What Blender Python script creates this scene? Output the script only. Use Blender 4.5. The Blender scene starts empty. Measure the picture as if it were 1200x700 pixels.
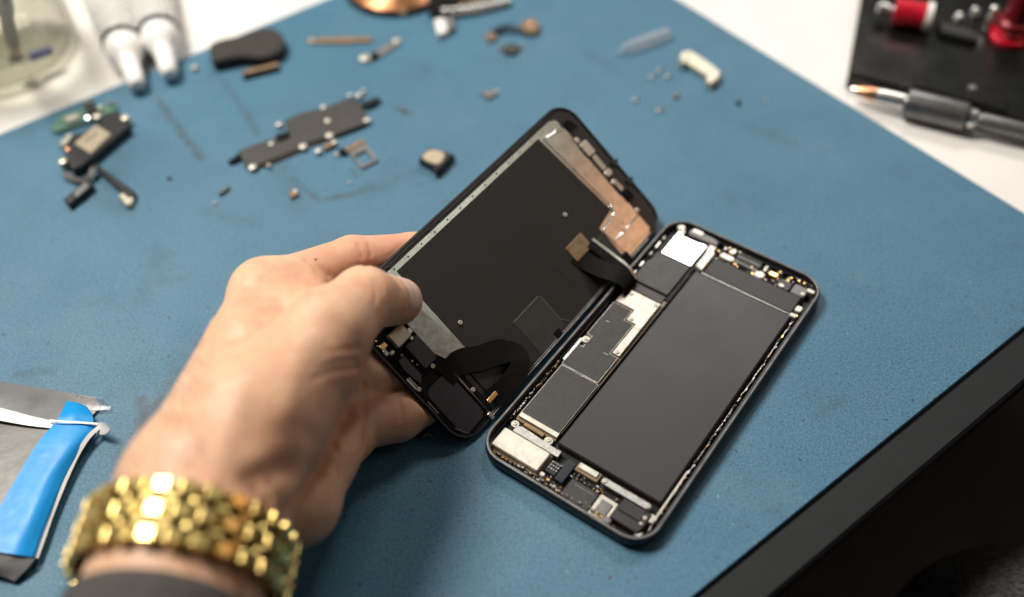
import bpy, bmesh, math, random
import numpy as np
from mathutils import Matrix, Vector
S = 0.001                       # everything below is laid out in millimetres
C = bpy.context.scene.collection
scn = bpy.context.scene

# ------------------------------------------------------------------ camera
F_PX, PITCH, ROLL, CAM_H = 1177.3, 0.715867, -0.0341489, 341.453
def _rot(p, r):
    c, s = math.cos(p), math.sin(p)
    rx = np.array([[1, 0, 0], [0, c, -s], [0, s, c]])
    c, s = math.cos(r), math.sin(r)
    return rx @ np.array([[c, -s, 0], [s, c, 0], [0, 0, 1]])
RM = _rot(PITCH, ROLL)
CP = np.array([0, 0, CAM_H])
cam = bpy.data.cameras.new('camera')
cam_o = bpy.data.objects.new('camera', cam)
C.objects.link(cam_o)
cam.sensor_width = 36.0
cam.lens = 36.0 * F_PX / 1200.0
cam.clip_start, cam.clip_end = 0.01, 50
cam_o.matrix_world = Matrix.Translation((0, 0, CAM_H * S)) @ Matrix(RM.tolist()).to_4x4()
cam.dof.use_dof = True
cam.dof.focus_distance = 0.410
cam.dof.aperture_fstop = 2.9
scn.camera = cam_o

# ------------------------------------------------------------------ light
world = bpy.data.worlds.new('World')
scn.world = world
world.use_nodes = True
bgn = world.node_tree.nodes['Background']
bgn.inputs[0].default_value = (0.95, 0.97, 1.0, 1)
bgn.inputs[1].default_value = 0.040

def area_light(name, loc, target, sx, sy, power, col):
    l = bpy.data.lights.new(name, 'AREA')
    l.shape = 'RECTANGLE'
    l.size, l.size_y = sx, sy
    l.energy, l.color = power, col
    o = bpy.data.objects.new(name, l)
    C.objects.link(o)
    o.location = loc
    d = Vector(target) - Vector(loc)
    o.rotation_euler = d.to_track_quat('-Z', 'Y').to_euler()
    return o
area_light('ceiling_lamp_key', (-0.66, 0.74, 1.28), (-0.02, 0.30, 0), 0.58, 0.40, 32.0, (1.0, 0.945, 0.865))
area_light('ceiling_lamp_back', (0.43, 1.50, 1.22), (0.08, 0.3, 0), 0.55, 0.30, 10.0, (1.0, 0.97, 0.93))
area_light('ceiling_lamp_right', (1.06, 0.50, 1.16), (0.0, 0.34, 0), 0.5, 0.42, 1.15, (0.96, 1.0, 0.90))
area_light('warm_bracket_fill', (1.26, 0.51, 0.62), (0.04, 0.34, 0), 0.6, 0.32, 1.2, (1.0, 0.50, 0.28))  # unseen warm light, added to tint the reflection in the display bracket
scn.view_settings.view_transform = 'Standard'
scn.view_settings.look = 'None'
scn.view_settings.exposure = 0.0
scn.view_settings.gamma = 1.0
scn.cycles.transparent_max_bounces = 32

# ------------------------------------------------------------------ pixel -> place helpers
def ray(x, y):
    return RM @ np.array([(x - 600) / F_PX, -(y - 350) / F_PX, -1.0])
def UZ(x, y, z=0.0):            # point of the photo's ray at height z (mm)
    d = ray(x, y)
    return CP + d * (z - CAM_H) / d[2]
def project(P):
    q = (np.asarray(P) - CP) @ RM
    return np.stack([600 + F_PX * q[..., 0] / -q[..., 2], 350 - F_PX * q[..., 1] / -q[..., 2]], -1)
BASE_A, BASE_X, BASE_Y = math.radians(-37.1695), 61.842, 254.628
PA = np.array([-69.2, 253.8, 46.9])
PB = np.array([-21.1, 217.1, 0.6])
PN = np.array([.476227, -.378254, .793808])
EU = (PB - PA) / np.linalg.norm(PB - PA)
EV = np.cross(PN, EU)
PO = PA + EU * 38.1 + EV * 78.2
def panel_pt(u, v, w=0.0):
    return PO + EU * u + EV * v + PN * w
E1, E2 = np.array([.807, .590]), np.array([-.590, .807])

# ------------------------------------------------------------------ materials
MATS = {}
def ramp(nt, fac, stops):
    r = nt.nodes.new('ShaderNodeValToRGB')
    els = r.color_ramp.elements
    while len(els) < len(stops):
        els.new(0.5)
    for e, (p, c) in zip(els, stops):
        e.position = p
        e.color = (*c, 1) if len(c) == 3 else c
    nt.links.new(fac, r.inputs[0])
    return r.outputs[0]
def noise(nt, scale, detail=3, rough=.55, coord='Object', vec=None):
    n = nt.nodes.new('ShaderNodeTexNoise')
    n.inputs['Scale'].default_value = scale
    n.inputs['Detail'].default_value = detail
    n.inputs['Roughness'].default_value = rough
    if vec is None:
        tc = nt.nodes.new('ShaderNodeTexCoord')
        vec = tc.outputs[coord]
    nt.links.new(vec, n.inputs['Vector'])
    return n.outputs['Fac']
def mixc(nt, fac, a, b):
    m = nt.nodes.new('ShaderNodeMix')
    m.data_type = 'RGBA'
    for sock, v in ((m.inputs[0], fac), (m.inputs[6], a), (m.inputs[7], b)):
        if isinstance(v, (tuple, list)):
            sock.default_value = (*v, 1) if len(v) == 3 else v
        elif isinstance(v, (int, float)):
            sock.default_value = v
        else:
            nt.links.new(v, sock)
    return m.outputs[2]
def mat(name, col, rough=.5, metal=0., var=.25, vscale=300, bump=0., bscale=2500, spec=.5, coat=0., rvar=.15, bdist=.0002, **kw):
    if name in MATS:
        return MATS[name]
    m = bpy.data.materials.new(name)
    m.use_nodes = True
    nt = m.node_tree
    b = nt.nodes['Principled BSDF']
    f = noise(nt, vscale, 4)
    lo = tuple(max(0, c * (1 - var)) for c in col)
    hi = tuple(min(1, c * (1 + var)) for c in col)
    nt.links.new(ramp(nt, f, [(.3, lo), (.7, hi)]), b.inputs['Base Color'])
    r = nt.nodes.new('ShaderNodeMapRange')
    r.inputs['To Min'].default_value = max(.02, rough - rvar)
    r.inputs['To Max'].default_value = min(1, rough + rvar)
    nt.links.new(noise(nt, vscale * 2.3, 5), r.inputs['Value'])
    nt.links.new(r.outputs[0], b.inputs['Roughness'])
    b.inputs['Metallic'].default_value = metal
    b.inputs['Specular IOR Level'].default_value = spec
    b.inputs['Coat Weight'].default_value = coat
    if bump:
        bp = nt.nodes.new('ShaderNodeBump')
        bp.inputs['Strength'].default_value = bump
        bp.inputs['Distance'].default_value = bdist
        nt.links.new(noise(nt, bscale, 3), bp.inputs['Height'])
        nt.links.new(bp.outputs[0], b.inputs['Normal'])
    for k, v in kw.items():
        b.inputs[k].default_value = v
    MATS[name] = m
    return m

def mat_blue_mat():
    m = bpy.data.materials.new('blue_rubber_mat')
    m.use_nodes = True
    nt = m.node_tree
    b = nt.nodes['Principled BSDF']
    tc = nt.nodes.new('ShaderNodeTexCoord')
    def math_(op, x, y=None):
        n = nt.nodes.new('ShaderNodeMath')
        n.operation = op
        for sock, v in zip(n.inputs, (x, y)):
            if v is None:
                continue
            if isinstance(v, (int, float)):
                sock.default_value = v
            else:
                nt.links.new(v, sock)
        return n.outputs[0]
    def vmath(op, x, y=None, scale=None):
        n = nt.nodes.new('ShaderNodeVectorMath')
        n.operation = op
        for sock, v in zip(n.inputs, (x, y)):
            if v is None:
                continue
            if isinstance(v, (tuple, list)):
                sock.default_value = v
            else:
                nt.links.new(v, sock)
        if scale is not None:
            nt.links.new(scale, n.inputs['Scale'])
        return n
    # wobbling coordinates for the stains and dark patches
    wob = nt.nodes.new('ShaderNodeTexNoise')
    wob.inputs['Scale'].default_value = 90
    wob.inputs['Detail'].default_value = 4
    nt.links.new(tc.outputs['Object'], wob.inputs['Vector'])
    off = vmath('MULTIPLY', vmath('SUBTRACT', wob.outputs['Color'], (.5, .5, .5)).outputs[0], (.006, .006, 0))
    pos = vmath('MULTIPLY', vmath('ADD', tc.outputs['Object'], off.outputs[0]).outputs[0], (1, 1, 0)).outputs[0]
    def dark_mark(px0, px1, width):
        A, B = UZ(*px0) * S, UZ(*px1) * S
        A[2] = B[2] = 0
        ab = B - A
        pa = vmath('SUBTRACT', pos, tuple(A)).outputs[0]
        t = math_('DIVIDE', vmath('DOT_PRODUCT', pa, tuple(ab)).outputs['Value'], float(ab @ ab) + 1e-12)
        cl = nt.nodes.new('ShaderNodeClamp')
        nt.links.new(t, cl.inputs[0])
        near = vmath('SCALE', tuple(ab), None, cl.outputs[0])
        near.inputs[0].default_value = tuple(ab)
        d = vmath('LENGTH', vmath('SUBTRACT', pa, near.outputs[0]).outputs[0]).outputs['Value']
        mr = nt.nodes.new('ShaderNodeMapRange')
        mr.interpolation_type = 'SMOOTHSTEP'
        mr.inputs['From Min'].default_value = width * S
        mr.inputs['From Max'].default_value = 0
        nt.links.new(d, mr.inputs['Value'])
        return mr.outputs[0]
    big = noise(nt, 7, 5, .6)
    c = ramp(nt, big, [(.28, (.028, .100, .172)), (.72, (.047, .152, .242))])
    worn = noise(nt, 16, 6, .7)
    c = mixc(nt, ramp(nt, worn, [(.52, (0, 0, 0)), (.74, (.5, .5, .5))]), c, (.095, .175, .225))
    grain = noise(nt, 1000, 3, .75)
    c = mixc(nt, ramp(nt, grain, [(.40, (0, 0, 0)), (.68, (1, 1, 1))]), c, (.078, .212, .300))
    gr2 = noise(nt, 760, 2, .6)
    c = mixc(nt, ramp(nt, gr2, [(.30, (.7, .7, .7)), (.45, (0, 0, 0))]), c, (.026, .072, .125))
    d = noise(nt, 26, 7, .72)
    c = mixc(nt, ramp(nt, d, [(.55, (0, 0, 0)), (.72, (.55, .55, .55))]), c, (.040, .082, .118))
    brk = ramp(nt, noise(nt, 180, 5, .7), [(.30, (.25,) * 3), (.62, (1, 1, 1))])
    DARK_MARKS = [((183, 116), (236, 184), 4.5, .75), ((262, 96), (304, 158), 3.6, .5), ((344, 210), (374, 236), 3.4, .6), ((374, 236), (440, 221), 4.0, .65),  # stains, plus two dark patches left of the wrist
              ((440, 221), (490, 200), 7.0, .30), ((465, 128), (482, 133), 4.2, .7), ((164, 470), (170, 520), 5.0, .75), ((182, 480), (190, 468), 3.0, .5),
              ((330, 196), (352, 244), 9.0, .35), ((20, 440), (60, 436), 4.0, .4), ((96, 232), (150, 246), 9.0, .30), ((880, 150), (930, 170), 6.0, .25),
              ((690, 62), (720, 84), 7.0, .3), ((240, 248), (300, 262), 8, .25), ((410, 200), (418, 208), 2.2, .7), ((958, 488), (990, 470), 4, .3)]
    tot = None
    for p0, p1, w, k in DARK_MARKS:
        f = math_('MULTIPLY', dark_mark(p0, p1, w), k)
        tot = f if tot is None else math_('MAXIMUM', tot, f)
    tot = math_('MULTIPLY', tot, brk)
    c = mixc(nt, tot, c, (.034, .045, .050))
    fl = noise(nt, 330, 2, .5)
    c = mixc(nt, ramp(nt, fl, [(.695, (0, 0, 0)), (.73, (.8, .8, .8))]), c, (.022, .03, .036))
    lint = noise(nt, 520, 1, .5)
    c = mixc(nt, ramp(nt, lint, [(.785, (0, 0, 0)), (.81, (.8, .8, .8))]), c, (.33, .36, .38))
    nt.links.new(c, b.inputs['Base Color'])
    b.inputs['Specular IOR Level'].default_value = .42
    nt.links.new(ramp(nt, noise(nt, 30, 6, .65), [(.3, (.38,) * 3), (.75, (.58,) * 3)]), b.inputs['Roughness'])
    bp = nt.nodes.new('ShaderNodeBump')
    bp.inputs['Strength'].default_value = .9
    bp.inputs['Distance'].default_value = .0003
    nt.links.new(noise(nt, 1150, 4, .65), bp.inputs['Height'])
    nt.links.new(bp.outputs[0], b.inputs['Normal'])
    return m

def mat_skin():
    m = bpy.data.materials.new('skin')
    m.use_nodes = True
    nt = m.node_tree
    b = nt.nodes['Principled BSDF']
    base = ramp(nt, noise(nt, 55, 5, .6), [(.28, (.62, .37, .228)), (.72, (.77, .50, .325))])
    mott = ramp(nt, noise(nt, 170, 5, .68), [(.45, (0, 0, 0)), (.75, (.6, .6, .6))])
    c = mixc(nt, mott, base, (.60, .27, .19))
    at = nt.nodes.new('ShaderNodeAttribute')
    at.attribute_name = 'flush'
    c = mixc(nt, at.outputs['Fac'], c, (.62, .22, .14))
    nt.links.new(c, b.inputs['Base Color'])
    b.inputs['Subsurface Weight'].default_value = .35
    b.inputs['Subsurface Radius'].default_value = (1.0, .35, .2)
    b.inputs['Subsurface Scale'].default_value = .0022
    b.inputs['Specular IOR Level'].default_value = .4
    nt.links.new(ramp(nt, noise(nt, 200, 3), [(.3, (.40,) * 3), (.7, (.56,) * 3)]), b.inputs['Roughness'])
    vo = nt.nodes.new('ShaderNodeTexVoronoi')
    vo.inputs['Scale'].default_value = 950
    vo.feature = 'DISTANCE_TO_EDGE'
    tc = nt.nodes.new('ShaderNodeTexCoord')
    nt.links.new(tc.outputs['Object'], vo.inputs['Vector'])
    add = nt.nodes.new('ShaderNodeMath')
    add.operation = 'ADD'
    nt.links.new(vo.outputs['Distance'], add.inputs[0])
    nt.links.new(noise(nt, 500, 4), add.inputs[1])
    bp = nt.nodes.new('ShaderNodeBump')
    bp.inputs['Strength'].default_value = .28
    bp.inputs['Distance'].default_value = .0004
    nt.links.new(add.outputs[0], bp.inputs['Height'])
    nt.links.new(bp.outputs[0], b.inputs['Normal'])
    return m

def mat_glass(name, col=(1, 1, 1), rough=0.0, ior=1.47):
    m = bpy.data.materials.new(name)
    m.use_nodes = True
    nt = m.node_tree
    b = nt.nodes['Principled BSDF']
    b.inputs['Base Color'].default_value = (*col, 1)
    b.inputs['Transmission Weight'].default_value = 1
    b.inputs['IOR'].default_value = ior
    nt.links.new(ramp(nt, noise(nt, 60, 2), [(.3, (rough,) * 3), (.7, (rough + .04,) * 3)]), b.inputs['Roughness'])
    return m

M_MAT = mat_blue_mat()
M_SKIN = mat_skin()
M_TABLE = mat('white_laminate', (.74, .715, .68), .42, var=.03, vscale=30, bump=.05, bscale=600)
M_STRIP = mat('dark_edge_band', (.008, .009, .0105), .55, spec=.3, var=.15, vscale=120, bump=.15, bscale=1500)
M_FLOOR = mat('dark_floor', (.009, .0095, .010), .6, var=.3, vscale=12)
M_RUG = mat('black_cloth', (.004, .004, .004), .95, var=.3, vscale=60)
M_CASE = mat('black_anodised', (.009, .0095, .011), .42, .2, var=.15, vscale=150, rvar=.06)
M_RIM = mat('rim_gasket', (.13, .127, .124), .42, .6, var=.3, vscale=180)
M_PLATE = mat('dark_midplate', (.016, .015, .015), .5, .5, var=.4, vscale=250)
M_BATT = mat('battery_wrap', (.019, .0185, .018), .44, var=.07, vscale=20, rvar=.07, bump=.08, bscale=900, spec=.45)
M_BATT2 = mat('battery_strip_wrap', (.022, .021, .020), .52, var=.1, vscale=80, rvar=.05)
M_GRAPH = mat('graphite_sticker', (.032, .030, .028), .55, var=.14, vscale=240, bump=.12, bscale=2600, spec=.4)
M_GRAPH2 = mat('graphite_sticker_light', (.060, .056, .052), .55, var=.12, vscale=240, bump=.1, bscale=2600, spec=.4)
M_STEEL = mat('brushed_steel', (.50, .48, .45), .34, 1., var=.16, vscale=420, rvar=.1, bump=.1, bscale=2200)
M_WHITEP = mat('polished_shield', (.90, .89, .87), .17, 1., var=.04, vscale=300, rvar=.05)
M_CREAM = mat('pale_nickel', (.50, .475, .41), .45, .75, var=.18, vscale=260, bump=.1, bscale=900)
M_GOLD_C = mat('gold_contacts', (.80, .50, .20), .3, 1., var=.2, vscale=600)
M_COPPER = mat('copper', (.76, .38, .20), .3, 1., var=.2, vscale=300)
M_BLACKP = mat('black_plastic', (.012, .012, .013), .42, var=.2, vscale=300, rvar=.08)
M_BLACKM = mat('black_matte_sheet', (.0155, .0150, .0140), .54, var=.14, vscale=30, rvar=.14, bump=.06, bscale=1500, spec=.4)
M_FLEX = mat('flex_cable_black', (.005, .005, .005), .65, spec=.12, var=.2, vscale=220, rvar=.06)
M_BLUEBLK = mat('blue_black_film', (.017, .021, .028), .30, var=.2, vscale=160, rvar=.06)
M_PSTEEL = mat('panel_steel', (.47, .475, .43), .24, 1., var=.12, vscale=220, rvar=.06)
M_GSTEEL = mat('grey_satin_steel', (.34, .355, .34), .44, .9, var=.22, vscale=420, rvar=.1, bump=.12, bscale=2400)
M_GLASSB = mat('black_glass', (.006, .006, .007), .08, var=.1, rvar=.02)
M_GREEN = mat('green_circuit_board', (.10, .21, .155), .4, var=.3, vscale=600)
M_BROWN = mat('brown_tape', (.22, .14, .075), .5, var=.25, vscale=400)
M_TAN = mat('tan_label', (.44, .36, .25), .55, var=.18, vscale=500)
M_DKBROWN = mat('dark_graphite_foil', (.040, .036, .032), .48, var=.18, vscale=300, bump=.15, bscale=900)
M_PALE = mat('pale_solder', (.54, .50, .44), .42, .6, var=.12, vscale=800)
M_GREYP = mat('grey_plastic', (.16, .155, .15), .45, var=.2, vscale=400)
M_WATCH = mat('polished_gold', (.83, .63, .225), .27, 1., var=.12, vscale=260, rvar=.06)
M_WATCH_D = mat('dark_gold_core', (.055, .038, .012), .45, .9, var=.3, vscale=260)
M_SLEEVE = mat('grey_knit', (.072, .066, .062), .95, var=.35, vscale=900, bump=.8, bscale=1400, bdist=.0006, spec=.2)
M_TROUSER = mat('charcoal_fabric', (.045, .044, .042), .95, var=.6, vscale=420, bump=1., bscale=500, bdist=.001, spec=.2)
M_NAIL = mat('nail', (.84, .58, .49), .30, var=.06, vscale=200, rvar=.05)
M_BAG = mat('silver_film', (.15, .145, .135), .48, .3, var=.22, vscale=45, rvar=.1, bump=.35, bscale=70, bdist=.0012)
M_BAGCLR = mat('clear_grey_film', (.20, .20, .20), .32, .3, var=.12, vscale=60, rvar=.08, bump=.2, bscale=90, bdist=.001)
M_BLUEL = mat('blue_label', (.002, .27, .66), .42, spec=.4, var=.10, vscale=60, rvar=.12, bump=.4, bscale=50, bdist=.0015)
M_WHITEL = mat('white_film_edge', (.76, .75, .73), .4, var=.05, vscale=90)
M_WCAP = mat('white_plastic_cap', (.84, .82, .79), .38, var=.03, vscale=200, **{'Subsurface Weight': .15, 'Subsurface Scale': .002})
M_TUBE = mat('pale_tube_plastic', (.80, .785, .75), .26, var=.05, vscale=60, rvar=.06, **{'Transmission Weight': .35})
M_RED = mat('red_enamel', (.62, .012, .035), .25, .35, var=.15, vscale=700, rvar=.06)
M_SILVER = mat('silver_metal', (.72, .70, .66), .3, 1., var=.12, vscale=300)
M_DKBOX = mat('black_lacquer', (.007, .0072, .007), .22, var=.2, vscale=30, rvar=.08, bump=.08, bscale=400)
M_GRIP = mat('grey_grip_metal', (.19, .185, .18), .38, .8, var=.12, vscale=120)
M_DIRT = mat('dark_residue', (.035, .04, .045), .7, var=.4, vscale=900)
M_SMEAR = mat('adhesive_residue', (.052, .096, .130), .6, var=.25, vscale=500)
M_FOAM = mat('black_foam', (.045, .041, .036), .85, var=.2, vscale=300, bump=.4, bscale=1200, spec=.25)
M_DKRED = mat('dark_red_winding', (.20, .008, .014), .35, .3, var=.2, vscale=700)
M_HAIR = mat('dark_hair', (.10, .06, .035), .5)
M_MOLE = mat('brown_mole', (.24, .125, .075), .5)
M_BEIGE = mat('beige_metal', (.55, .51, .40), .42, .55, var=.12, vscale=300)
def mat_clear(name, tint, refl=.05):
    m = bpy.data.materials.new(name)
    m.use_nodes = True
    nt = m.node_tree
    nt.nodes.remove(nt.nodes['Principled BSDF'])
    tr, gl, mx, lw = (nt.nodes.new(k) for k in ('ShaderNodeBsdfTransparent', 'ShaderNodeBsdfGlossy', 'ShaderNodeMixShader', 'ShaderNodeLayerWeight'))
    nt.links.new(ramp(nt, lw.outputs['Facing'], [(.15, tuple(min(1, t_ * 1.05) for t_ in tint)), (.75, tuple(t_ * .9 for t_ in tint)), (.98, tuple(t_ * .5 for t_ in tint))]), tr.inputs[0])
    gl.inputs['Roughness'].default_value = refl
    nt.links.new(ramp(nt, lw.outputs['Facing'], [(0., (.04,) * 3), (.7, (.10,) * 3), (.97, (.55,) * 3)]), mx.inputs[0])
    nt.links.new(tr.outputs[0], mx.inputs[1])
    nt.links.new(gl.outputs[0], mx.inputs[2])
    nt.links.new(mx.outputs[0], nt.nodes['Material Output'].inputs['Surface'])
    return m
M_GLASS = mat_clear('clear_glass', (.90, .895, .865))
M_LIQUID = mat_clear('clear_liquid', (.93, .94, .90), .02)
def mat_capsule():
    m = bpy.data.materials.new('clear_capsule_plastic')
    m.use_nodes = True
    nt = m.node_tree
    b = nt.nodes['Principled BSDF']
    b.inputs['Base Color'].default_value = (.66, .60, .60, 1)
    b.inputs['Roughness'].default_value = .25
    tr, mx, lw = (nt.nodes.new(k) for k in ('ShaderNodeBsdfTransparent', 'ShaderNodeMixShader', 'ShaderNodeLayerWeight'))
    nt.links.new(ramp(nt, lw.outputs['Facing'], [(.1, (.10,) * 3), (.6, (.22,) * 3), (.95, (.75,) * 3)]), mx.inputs[0])
    nt.links.new(tr.outputs[0], mx.inputs[1])
    nt.links.new(b.outputs[0], mx.inputs[2])
    nt.links.new(mx.outputs[0], nt.nodes['Material Output'].inputs['Surface'])
    return m
M_CAPS = mat_capsule()
M_CLEAR = mat_glass('clear_plastic', (1.0, .97, .96), .25, 1.35)
M_INK = mat('blue_ink', (.06, .07, .26), .5)

# ------------------------------------------------------------------ mesh helpers (mm)
def link(name, me, m, parent=None, smooth=False):
    o = bpy.data.objects.new(name, me)
    if m and not me.materials:
        me.materials.append(m)
    if smooth:
        me.polygons.foreach_set('use_smooth', [True] * len(me.polygons))
    if parent:
        o.parent = parent
    C.objects.link(o)
    return o
def obj(name, bm, m, parent=None, smooth=False, auto=None):
    bmesh.ops.recalc_face_normals(bm, faces=bm.faces[:])
    bmesh.ops.scale(bm, vec=(S, S, S), verts=bm.verts[:])
    me = bpy.data.meshes.new(name)
    if auto is not None:
        for f in bm.faces:
            f.smooth = True
        for e in bm.edges:
            if len(e.link_faces) == 2 and e.calc_face_angle(0) > auto:
                e.smooth = False
    bm.to_mesh(me)
    bm.free()
    return link(name, me, m, parent, smooth)
def empty(name, loc=(0, 0, 0), rz=0., parent=None):
    o = bpy.data.objects.new(name, None)
    o.empty_display_size = .01
    o.location = (loc[0] * S, loc[1] * S, loc[2] * S)
    o.rotation_euler = (0, 0, rz)
    if parent:
        o.parent = parent
    C.objects.link(o)
    return o
def tag(o, label, cat, group=None):
    o['label'] = label
    o['category'] = cat
    if group:
        o['group'] = group
    return o
def clone(src, name, parent=None):
    o = src.copy()
    o.name = name
    C.objects.link(o)
    o.parent = parent
    return o
def rrect(w, h, r, seg=8, cx=0, cy=0):
    pts = []
    r = max(r, .01)
    for qx, qy, a0 in ((1, 1, 0), (-1, 1, 90), (-1, -1, 180), (1, -1, 270)):
        for i in range(seg + 1):
            a = math.radians(a0 + 90 * i / seg)
            pts.append((cx + qx * (w / 2 - r) + r * math.cos(a), cy + qy * (h / 2 - r) + r * math.sin(a)))
    return pts
def add_prism(bm, poly, z0, z1, bev=.15):
    n = len(poly)
    a = sum(poly[i][0] * poly[(i + 1) % n][1] - poly[(i + 1) % n][0] * poly[i][1] for i in range(n))
    if a < 0:
        poly = poly[::-1]
    bot = [bm.verts.new((x, y, z0)) for x, y in poly]
    if bev:
        mid = [bm.verts.new((x, y, z1 - bev)) for x, y in poly]
        top = []
        for i in range(n):       # inset along the corner bisector
            p0, p1, p2 = np.array(poly[i - 1]), np.array(poly[i]), np.array(poly[(i + 1) % n])
            d1 = (p1 - p0) / (np.linalg.norm(p1 - p0) + 1e-9)
            d2 = (p2 - p1) / (np.linalg.norm(p2 - p1) + 1e-9)
            n1, n2 = np.array([-d1[1], d1[0]]), np.array([-d2[1], d2[0]])
            b = n1 + n2
            k = bev / max(.35, 1 + n1 @ n2)
            q = p1 + b * k
            top.append(bm.verts.new((q[0], q[1], z1)))
        rings = [bot, mid, top]
    else:
        rings = [bot, [bm.verts.new((x, y, z1)) for x, y in poly]]
    for A, B in zip(rings, rings[1:]):
        for i in range(n):
            bm.faces.new((A[i], A[(i + 1) % n], B[(i + 1) % n], B[i]))
    bm.faces.new(rings[-1])
    bm.faces.new(bot[::-1])
def prism(name, poly, z0, z1, m, parent=None, bev=.15):
    bm = bmesh.new()
    add_prism(bm, poly, z0, z1, bev)
    return obj(name, bm, m, parent)
def rect(u0, u1, v0, v1, r=0, seg=4):
    if r:
        return rrect(u1 - u0, v1 - v0, r, seg, (u0 + u1) / 2, (v0 + v1) / 2)
    return [(u0, v0), (u1, v0), (u1, v1), (u0, v1)]
def add_loft(bm, rings, close=True, cap0=False, cap1=False):
    vr = [[bm.verts.new(p) for p in r] for r in rings]
    n = len(vr[0])
    for A, B in zip(vr, vr[1:]):
        for i in range(n if close else n - 1):
            bm.faces.new((A[i], A[(i + 1) % n], B[(i + 1) % n], B[i]))
    if cap0:
        bm.faces.new(vr[0][::-1])
    if cap1:
        bm.faces.new(vr[-1])
    return vr
def add_lathe(bm, prof, seg=24, M=None, cap=True):
    rings = []
    for r, z in prof:
        ring = []
        for i in range(seg):
            a = 2 * math.pi * i / seg
            p = Vector((r * math.cos(a), r * math.sin(a), z))
            ring.append(tuple(M @ p) if M else tuple(p))
        rings.append(ring)
    add_loft(bm, rings, True, cap, cap)
def frame_to(a, b, up=(0, 0, 1)):        # matrix with local z along a->b, origin a
    a, b = Vector(a), Vector(b)
    z = (b - a).normalized()
    x = Vector(up).cross(z)
    if x.length < 1e-5:
        x = Vector((1, 0, 0))
    x.normalize()
    y = z.cross(x)
    M = Matrix((x, y, z)).transposed().to_4x4()
    M.translation = a
    return M
def add_tube(bm, pts, rad, seg=8, cap=True):
    pts = [Vector(p) for p in pts]
    rads = rad if isinstance(rad, (list, tuple)) else [rad] * len(pts)
    rings = []
    prevx = None
    for i, p in enumerate(pts):
        t = (pts[min(i + 1, len(pts) - 1)] - pts[max(i - 1, 0)]).normalized()
        x = prevx - t * prevx.dot(t) if prevx else t.orthogonal()
        x.normalize()
        prevx = x
        y = t.cross(x)
        rings.append([tuple(p + (x * math.cos(2 * math.pi * k / seg) + y * math.sin(2 * math.pi * k / seg)) * rads[i]) for k in range(seg)])
    add_loft(bm, rings, True, cap, cap)
def add_ribbon(bm, pts, widths, thick, updir=None):
    """flat strip along 3-D pts; widths one value or list; side vector from updir x tangent"""
    pts = [Vector(p) for p in pts]
    if not isinstance(widths, (list, tuple)):
        widths = [widths] * len(pts)
    rings = []
    for i, p in enumerate(pts):
        t = (pts[min(i + 1, len(pts) - 1)] - pts[max(i - 1, 0)]).normalized()
        up = Vector(updir[i] if isinstance(updir, list) else (updir or (0, 0, 1)))
        s = up.cross(t).normalized()
        nrm = t.cross(s).normalized()
        w = widths[i] / 2
        rings.append([tuple(p + s * w + nrm * thick / 2), tuple(p - s * w + nrm * thick / 2), tuple(p - s * w - nrm * thick / 2), tuple(p + s * w - nrm * thick / 2)])
    add_loft(bm, rings, True, True, True)
def smooth_curve(pts, n=8):
    P = [np.array(p, float) for p in pts]
    P = [2 * P[0] - P[1]] + P + [2 * P[-1] - P[-2]]
    out = []
    for i in range(1, len(P) - 2):
        for k in range(n):
            t = k / n
            a, b, c, d = P[i - 1], P[i], P[i + 1], P[i + 2]
            out.append(.5 * (2 * b + (c - a) * t + (2 * a - 5 * b + 4 * c - d) * t * t + (3 * b - a - 3 * c + d) * t ** 3))
    out.append(P[-2])
    return out

_screw = {}
def screw(parent, u, v, z, r=.85, m=None, name='screw'):
    m = m or M_STEEL
    key = (round(r, 2), m.name)
    if key not in _screw:
        bm = bmesh.new()
        add_lathe(bm, [(r * .95, -.4), (r, .1), (r * .86, .32), (r * .45, .34), (r * .34, .05)], 14)
        o = obj(name, bm, m, parent)
        _screw[key] = o
    else:
        o = clone(_screw[key], name, parent)
    o.location = (u * S, v * S, z * S)
    return o
def bits(name, parent, items, m):
    """many tiny solder/spring pieces joined: items = (u,v,z0,su,sv,h,rot)"""
    bm = bmesh.new()
    for u, v, z0, su, sv, h, a in items:
        c, s = math.cos(a), math.sin(a)
        p = [(u + c * x - s * y, v + s * x + c * y) for x, y in ((-su / 2, -sv / 2), (su / 2, -sv / 2), (su / 2, sv / 2), (-su / 2, sv / 2))]
        add_prism(bm, p, z0, z0 + h, min(.15, su / 4, sv / 4))
    o = obj(name, bm, m, parent)
    o['kind'] = 'stuff'
    return o

# ------------------------------------------------------------------ the setting
def structure(o):
    o['kind'] = 'structure'
    return o
def mm12(a, b, z):             # point from mat coordinates
    p = E1 * a + E2 * b
    return (p[0], p[1], z)
def slab(name, a0, a1, b0, b1, z0, z1, m, parent=None, bev=.4):
    return prism(name, [mm12(a, b, 0)[:2] for a, b in ((a0, b0), (a1, b0), (a1, b1), (a0, b1))], z0, z1, m, parent, bev)
bm = bmesh.new()
vs = [bm.verts.new(p) for p in ((-2500, -2500, -740), (2500, -2500, -740), (2500, 3000, -740), (-2500, 3000, -740))]
bm.faces.new(vs)
structure(obj('floor', bm, M_FLOOR))
table = empty('table', (0, 0, -2.0))
table['kind'] = 'structure'
tt = slab('table_top', -1100, 1100, 100, 1300, -30, -2.05, M_TABLE, None, .6)
tt.parent = table
tt.location = (0, 0, .002)
ed = slab('edge_band', -1100, 1100, 71.0, 99.9, -11, -2.2, M_STRIP, None, 1.2)
ed.parent = table
ed.location = (0, 0, .002)
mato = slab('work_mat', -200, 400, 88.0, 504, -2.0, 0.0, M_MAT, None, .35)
tag(mato, 'blue rubber repair mat lying on the white table under the phone', 'mat')

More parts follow.
